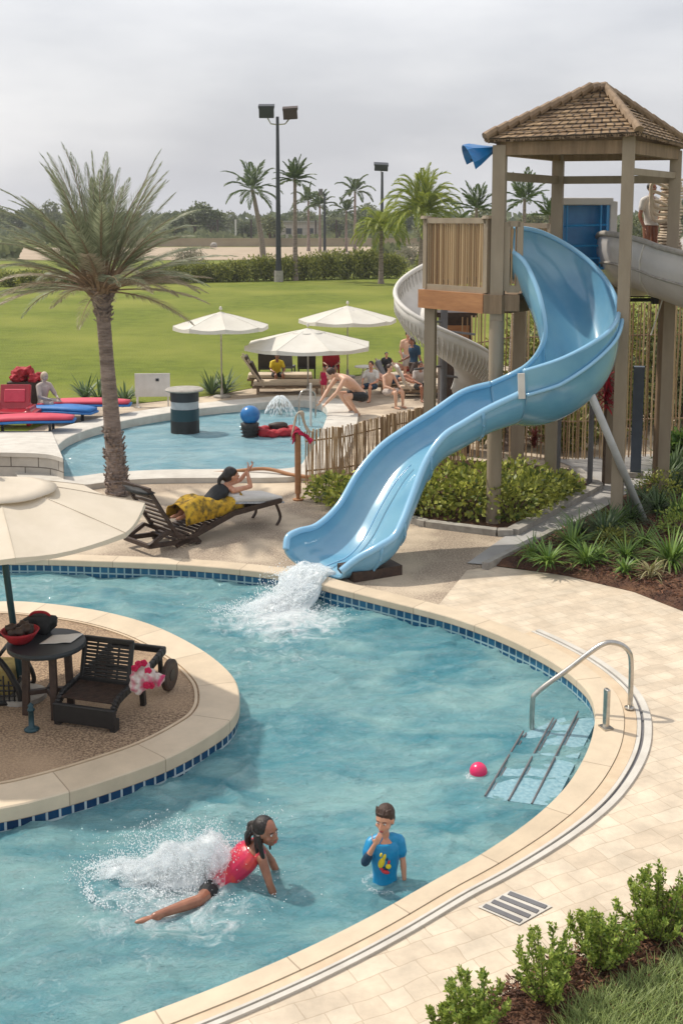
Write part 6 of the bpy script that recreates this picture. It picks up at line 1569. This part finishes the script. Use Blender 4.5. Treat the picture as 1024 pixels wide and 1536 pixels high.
stand = dict(pelvis=(0,0,.95), waist=(0,0,1.12), neck=(0,.02,1.45), head=(0,-.01,1.60), face=(0,-1,-.1), up=(0,0,1), shL=(.18,.02,1.38), shR=(-.18,.02,1.38), elL=(.24,.04,1.1), elR=(-.24,.04,1.1), wrL=(.22,-.08,.86), wrR=(-.22,-.08,.86), hipL=(.09,0,.9), hipR=(-.09,0,.9), knL=(.1,-.03,.48), knR=(-.1,-.03,.48), anL=(.1,.02,.08), anR=(-.1,.02,.08))
for p_ in ('L','R'): pass
walk = dict(stand, knL=(.1,-.2,.52), anL=(.1,-.05,.12), knR=(-.1,.02,.48), anR=(-.1,.28,.1), wrL=(.2,.15,.9), wrR=(-.2,-.25,1.0), neck=(0,-.05,1.44), head=(0,-.1,1.58))
bend = dict(pelvis=(0,.25,.78), waist=(0,.1,.98), neck=(0,-.35,.98), head=(0,-.52,.92), face=(0,-.6,-.8), up=(0,-.8,.6), shL=(.18,-.32,.95), shR=(-.18,-.32,.95), elL=(.22,-.4,.65), elR=(-.22,-.4,.65), wrL=(.15,-.5,.42), wrR=(-.15,-.5,.42), hipL=(.1,.25,.75), hipR=(-.1,.25,.75), knL=(.12,.02,.45), knR=(-.12,.02,.45), anL=(.12,.2,.08), anR=(-.12,.2,.08))
sit = dict(pelvis=(0,.1,.42), waist=(0,.12,.58), neck=(0,.05,.92), head=(0,0,1.08), face=(0,-1,-.15), up=(0,0,1), shL=(.18,.05,.85), shR=(-.18,.05,.85), elL=(.25,-.08,.6), elR=(-.25,-.08,.6), wrL=(.15,-.28,.55), wrR=(-.15,-.28,.55), hipL=(.1,.05,.42), hipR=(-.1,.05,.42), knL=(.13,-.38,.45), knR=(-.13,-.38,.45), anL=(.13,-.4,.06), anR=(-.13,-.4,.06))
crouch = dict(pelvis=(0,.30,.40), waist=(0,.16,.56), neck=(0,-.16,.80), head=(0,-.33,.84), face=(0,-.8,-.6), up=(0,-.6,.8), shL=(.2,-.12,.75), shR=(-.2,-.12,.75), elL=(.24,-.3,.5), elR=(-.24,-.3,.5), wrL=(.15,-.48,.3), wrR=(-.15,-.48,.3), hipL=(.12,.3,.38), hipR=(-.12,.3,.38), knL=(.16,-.08,.42), knR=(-.16,-.08,.42), anL=(.15,.16,.07), anR=(-.15,.16,.07))
far_person('large bare backed person crouching forward in dark shorts behind the cane fence', G(520,624), 1.3, R(-70), crouch, 'skin_pale', 'hair_brown', [('shorts','blackcloth',0,.3,.55,0)])
far_person('dark haired person in a blue shirt walking toward the pool by the tower post', G(620,592), .98, R(-60), walk, 'skin_dark', 'hair_black', [('shirt','navy',.25,.92,0,.6),('skirt','wood_dark',0,.3,.6,0)], .2)
far_person('dark haired child in black standing between the loungers', G(579,582), .62, R(10), stand, 'skin', 'hair_black', [('shirt','blackcloth',.2,.92,0,.8),('shorts','blackcloth',0,.3,.6,0)])
far_person('pale person sitting with head down behind the cane fence', G(584,610), .95, R(40), sit, 'skin_pale', 'hair_brown', [('shorts','greypink',0,.3,.6,0)])
far_person('person in a dark cap standing just behind the person in blue', G(611,576), .93, R(15), stand, 'skin', 'hair_black', [('shirt','skin_pale',.2,.92,0,.6),('shorts','greypink',0,.3,.6,0)])
t = far_person('pale grey figure with a cream head wrap sitting on the blue lounger at the left', G(70,628), .98, R(55), sit, 'greypink', 'beige_cushion', [('robe','greypink',0,.92,.7,.9)], .12)
lie = dict(pelvis=(0,.0,.48), waist=(0,.18,.50), neck=(0,.52,.62), head=(0,.64,.72), face=(0,-.5,.85), up=(0,.85,.5), shL=(.19,.46,.58), shR=(-.19,.46,.58), elL=(.27,.25,.5), elR=(-.27,.25,.5), wrL=(.2,.0,.52), wrR=(-.2,.0,.52), hipL=(.1,0,.46), hipR=(-.1,0,.46), knL=(.12,-.42,.62), knR=(-.12,-.42,.55), anL=(.12,-.75,.42), anR=(-.12,-.8,.42))
far_person('sunbather in red shorts lying on the farther pale lounger by the tower post', G(612,574), .9, R(80), lie, 'skin', 'hair_brown', [('shorts','red',0,.3,.5,0)])
far_person('person in a pale shirt sitting on the ground right of the crouching one', G(556,600), .9, R(-25), sit, 'skin', 'hair_brown', [('shirt','white',.2,.92,0,.6),('shorts','navy',0,.3,.7,0)])
far_person('sunbather in navy shorts lying back on the lounger right of the crouching person', G(586,594), .95, R(75), lie, 'skin', 'hair_brown', [('shorts','navy',0,.3,.5,0)])
far_person('small child in a pink swimsuit standing at the pool edge near the ladder', G(486,600), .55, R(-30), stand, 'skin', 'hair_brown', [('swimsuit','pinkcloth',.05,.9,.2,0)])
far_person('person in a yellow shirt sitting on the rear beige lounger under the parasol', G(416,580), .85, R(15), sit, 'skin_dark', 'hair_black', [('shirt','yellow',.2,.92,0,.6),('shorts','blackcloth',0,.3,.7,0)])
far_person('person in red sitting on the red chair behind the parasols', G(497,571), .95, R(0), sit, 'skin_dark', 'hair_black', [('shirt','red',.2,.92,0,.6),('shorts','blackcloth',0,.3,.7,0)])
far_person('person in a grey shirt sitting on the nearer pale lounger', G(630,600), .9, R(20), sit, 'skin_dark', 'hair_black', [('shirt','greypink',.2,.92,0,.6),('shorts','blackcloth',0,.3,.7,0)])
q = P(975,332,20.3); t = far_person('person in a loose white top standing above the grey flume', (q.x,q.y,q.z-.95), .95, R(30), stand, 'skin_dark', 'hair_black', [('white_top','white',.1,.92,0,.5)])
s = MB(); a_ = V3(q.x,q.y,q.z-.98); s.box(a_+V3(.5,0,.0),(2.2,1.2,.08)); 
pf = thing('upper_platform', (q.x,q.y,0), 'small raised platform and posts behind the grey flume at the right', 'platform'); s.build('floor','taupe',pf,world=True)
for dx_,dy_ in ((-.5,-.4),(-.5,.5),(1.4,.5)): s = MB(); s.box((q.x+dx_,q.y+dy_,(a_.z)/2),(.14,.14,a_.z)); s.build('post','taupe',pf,world=True)
qq = P(1006,300,20.0); ds = thing('wrapped_post', (qq.x,qq.y,0), 'thick rope wrapped driftwood post at the right edge under the roof', 'post'); s = MB(); s.tube([(0,0,0),(0,0,qq.z+.4)], .15, 12); s.build('core','wood_tan',ds); s = MB()
for k in range(26): 
    z = qq.z-.9+k*.05; pts = [V3(math.cos(a)*.18+.02*math.sin(k),math.sin(a)*.18,z+.01*math.sin(a+k)) for a in [i*6.283/12 for i in range(13)]]; s.tube(pts, .022, 5, cap=False)
s.build('rope','beige_cushion',ds)
s = MB()
for k in range(3): s.tube(crom([V3(-.1,-.15,qq.z+.2-k*.15),V3(-.4,-.2,qq.z+.28-k*.15),V3(-.35,-.2,qq.z-.1-k*.12),V3(-.1,-.15,qq.z-.15-k*.1)],5), .03, 6)
s.build('rope_loop','beige_cushion',ds,smooth=True)
# thin sea air
hz = MB(); hz.box((0,700,16.4),(2900,1500,35)); M['air'] = bpy.data.materials.new('air'); M['air'].use_nodes = True; ant = M['air'].node_tree
ant.nodes.remove(ant.nodes['Principled BSDF']); pv_ = ant.nodes.new('ShaderNodeVolumePrincipled'); pv_.inputs['Color'].default_value = (.9,.93,1,1); pv_.inputs['Density'].default_value = .00035; pv_.inputs['Anisotropy'].default_value = .2
ant.links.new(pv_.outputs[0], ant.nodes['Material Output'].inputs['Volume']); tag(hz.build('haze','air'), kind='stuff')
# ================================================================== WATER SPLASHES
def splash(name, label, emitters, sheets, seed, vox=None):
    rnd.seed(seed); mb = MB()
    for (c, spread, vel, n, rr) in emitters:
        for i in range(n):
            c_ = Vector(c); t = rnd.random()
            a = rnd.uniform(0,6.283); r_ = rnd.gauss(0,.5)
            p = c_+Vector((spread[0]*rnd.gauss(0,.5), spread[1]*rnd.gauss(0,.5), 0)); h = spread[2]*rnd.random()**1.8*math.exp(-((p.x-c_.x)/spread[0])**2)
            p += Vector(vel)*(h/spread[2])*.6; p.z = WZ+h
            r_ = rr*rnd.uniform(.3,1)**2; mb.ell(p, (r_*rnd.uniform(.7,1.2), r_, r_*rnd.uniform(.8,1.8)), None, 5, 4)
    return mb
def sheetmesh(mb, pts, w0, w1, seed, thick=.03, lumps=.05, n=14, m=40):
    p = crom([Vector(q) for q in pts], max(2, m//len(pts))); N_ = len(p)
    for i in range(N_):
        t = i/(N_-1); w_ = w0+(w1-w0)*t; d = (p[min(i+1,N_-1)]-p[max(i-1,0)]).normalized(); r_ = d.cross(V3(0,0,1)).normalized()
        for k in range(n+1):
            s_ = k/n-.5; nz = noise.noise(V3(s_*5+seed, t*4, seed)); nz2 = noise.noise(V3(s_*14+seed, t*9, seed+3))
            mb.v.append(tuple(p[i]+r_*(s_*w_*(1+.25*nz))+V3(0,0,lumps*(nz+.6*nz2)*(.3+t)-.06*abs(s_)*t)))
    o = len(mb.v)-N_*(n+1)
    for i in range(N_-1):
        for k in range(n):
            a = o+i*(n+1)+k; mb.f.append((a,a+1,a+n+2,a+n+1))
# small droplets as octahedra, and thin ragged flakes of water
def drop(mb, p, r, st=1):
    o = len(mb.v); x, y, z = p
    mb.v += [(x+r,y,z),(x-r,y,z),(x,y+r,z),(x,y-r,z),(x,y,z+r*st),(x,y,z-r*st)]
    mb.f += [(o,o+2,o+4),(o+2,o+1,o+4),(o+1,o+3,o+4),(o+3,o,o+4),(o+2,o,o+5),(o+1,o+2,o+5),(o+3,o+1,o+5),(o,o+3,o+5)]
M['foam'] = mat('foam', (.93,.96,.97,1), (.70,.80,.84,1), rough=.4, scale=14, detail=8, transl=.5, trans=.0, bump=.5, bscale=30, bdist=.02)
M['veil'] = mat('water_veil', (.93,.96,.97,1), rough=.3, transl=.6)
nt_ = M['veil'].node_tree; outn = nt_.nodes['Material Output']; prev = outn.inputs['Surface'].links[0].from_socket
tcn = nn(nt_, 'ShaderNodeTexCoord'); nz_ = nn(nt_, 'ShaderNodeTexNoise'); nz_.inputs['Scale'].default_value = 11; nz_.inputs['Detail'].default_value = 8; nz_.inputs['Roughness'].default_value = .7
nt_.links.new(tcn.outputs['Object'], nz_.inputs['Vector']); mrn = nn(nt_, 'ShaderNodeMapRange'); mrn.inputs['From Min'].default_value = .40; mrn.inputs['From Max'].default_value = .60; mrn.inputs['To Max'].default_value = .9
nt_.links.new(nz_.outputs['Fac'], mrn.inputs['Value']); trn = nn(nt_, 'ShaderNodeBsdfTransparent'); mxn = nn(nt_, 'ShaderNodeMixShader')
nt_.links.new(mrn.outputs[0], mxn.inputs[0]); nt_.links.new(trn.outputs[0], mxn.inputs[1]); nt_.links.new(prev, mxn.inputs[2]); nt_.links.new(mxn.outputs[0], outn.inputs['Surface'])
# slide outflow
c0 = (LL[-1]+LR[-1])/2+V3(0,0,-.12); land = G(425,915,WZ)
so1 = thing('slide_splash', (land.x,land.y,WZ), 'white water pouring off the end of the blue slide into the pool', 'splash'); tag(so1, kind='stuff')
mb = MB(); wd_ = (LR[-1]-LL[-1]).length*.60
sheetmesh(mb, [c0+V3(.2,.12,-.02), c0+V3(0,0,-.01), c0.lerp(land,.3)+V3(0,0,.05), c0.lerp(land,.6)+V3(0,0,-.03), land+V3(0,0,-.02)], wd_*.8, wd_*.95, 1, lumps=.05)
o_ = mb.build('stream','foam',so1,smooth=True,world=True); so_ = o_.modifiers.new('s','SOLIDIFY'); so_.thickness = .04
for q_ in range(3):
    mb = MB(); sheetmesh(mb, [c0+V3(.05,.02,.02+.02*q_), c0.lerp(land,.3)+V3(0,0,.09+.03*q_), c0.lerp(land,.65)+V3(0,0,.06+.04*q_), land+V3(-.15-.1*q_,-.1,.03)], wd_*.85, wd_*1.1, 7+q_*5, lumps=.09); mb.build('water_veil','veil',so1,smooth=True,world=True)
rnd.seed(3); mb = MB()
perp = (LR[-1]-LL[-1]).normalized()
for i in range(5000):
    t = rnd.random()**.8; p = c0.lerp(land, t*1.15)+perp*rnd.gauss(0,.15)*(.7+.7*t); p.z += .10*math.sin(min(1,t)*math.pi)+rnd.gauss(0,.035)+(abs(rnd.gauss(0,.08)) if t > .5 else 0)
    p.z = max(p.z, WZ+.003); drop(mb, p, rnd.uniform(.002,.009), rnd.uniform(.8,2))
for i in range(9000):
    a = rnd.uniform(0,6.283); rr = abs(rnd.gauss(0,.27)); p = land+V3(math.cos(a)*rr*1.3-.15,math.sin(a)*rr*.75-.05,.01+abs(rnd.gauss(0,.10))*math.exp(-rr*2.0)*(.4+.6*(.5+.5*math.sin(a*5+rr*6)))); drop(mb, p, rnd.uniform(.002,.008))
mb.build('spray','spray',so1,world=True)
# girl's kicked splash: a feathery fan rising behind her legs
gs = G(262,1325,WZ); gsp = thing('kick_splash', (gs.x,gs.y,WZ), 'fan of white water kicked up behind the swimming girl', 'splash'); tag(gsp, kind='stuff')
rnd.seed(11); mb = MB()
def crest(t): return .82*(.52*math.exp(-((t-.12)/.2)**2)+.36*math.exp(-((t-.45)/.16)**2)+.14*math.exp(-((t-.8)/.2)**2))
for i in range(170):   # each jet is a string of droplets on a ballistic path
    t = rnd.random(); x0 = gs.x+.50-1.05*t; y0 = gs.y+.05+rnd.gauss(0,.07); h = crest(t)*rnd.uniform(.35,1.15); lean = rnd.gauss(-.12,.2)
    vz = math.sqrt(2*9.8*max(h,.01)); T_ = vz/9.8
    for j in range(60):
        s_ = rnd.random()**.75*T_*1.35; sp_r = .006+.045*s_/max(T_,.05); p = V3(x0+lean*s_*4+rnd.gauss(0,sp_r), y0+.2*s_+rnd.gauss(0,sp_r), WZ+vz*s_-4.9*s_*s_+rnd.gauss(0,sp_r*.6))
        if p.z > WZ-.005: drop(mb, p, rnd.uniform(.0015,.005)*(1.2 if s_ < T_*.5 else .9), rnd.uniform(.8,2.2))
for i in range(4000):
    a = rnd.uniform(0,6.283); rr = abs(rnd.gauss(0,.40)); p = gs+V3(math.cos(a)*rr*1.0-.02, math.sin(a)*rr*.45-.02, .012); drop(mb, p, rnd.uniform(.002,.007), .7)
for i in range(500):
    a = R(140)+rnd.random()*1.9; rr = .70+rnd.gauss(0,.022)+.04*math.sin(a*5); p = gs+V3(math.cos(a)*rr-.02, math.sin(a)*rr*.55-.02, .012+abs(rnd.gauss(.0,.03))); drop(mb, p, rnd.uniform(.002,.008))
mb.build('spray','spray',gsp,world=True)
for q_ in range(9):    # ragged veils inside the fan
    mb = MB(); n = 44; m_n = 12
    for i in range(n+1):
        t = i/n; x = gs.x+.50-1.05*t; h = crest(t)*(1.05-.07*q_)*(1+.45*noise.noise(V3(t*9,q_*3,1)))
        for k in range(m_n+1):
            f = k/m_n; nz1 = noise.noise(V3(t*10,f*3,q_*4)); mb.v.append((x-.10*f*f+.04*nz1, gs.y-.07+.035*q_+.08*f+.08*nz1, WZ-.01+h*f))
    for i in range(n):
        for k in range(m_n): a = i*(m_n+1)+k; mb.f.append((a,a+1,a+m_n+2,a+m_n+1))
    mb.build('water_veil','veil',gsp,world=True,smooth=True)
# water round the boy's waist and the ball
for c_, r_, nm, lb in ((G(577,1325,WZ),.16,'water_ripple','ring of small bubbles on the water round the boy'),(G(717,1165,WZ),.10,'water_ripple','ring of small bubbles on the water round the magenta ball')):
    mb = MB()
    for i in range(500): a = rnd.uniform(0,6.283); rr = r_+rnd.gauss(0,.018); drop(mb, (c_.x+math.cos(a)*rr, c_.y+math.sin(a)*rr*.8, WZ+.008), rnd.uniform(.0015,.0045), .6)
    tag(mb.build(nm,'spray'), lb, 'ripple', kind='stuff')
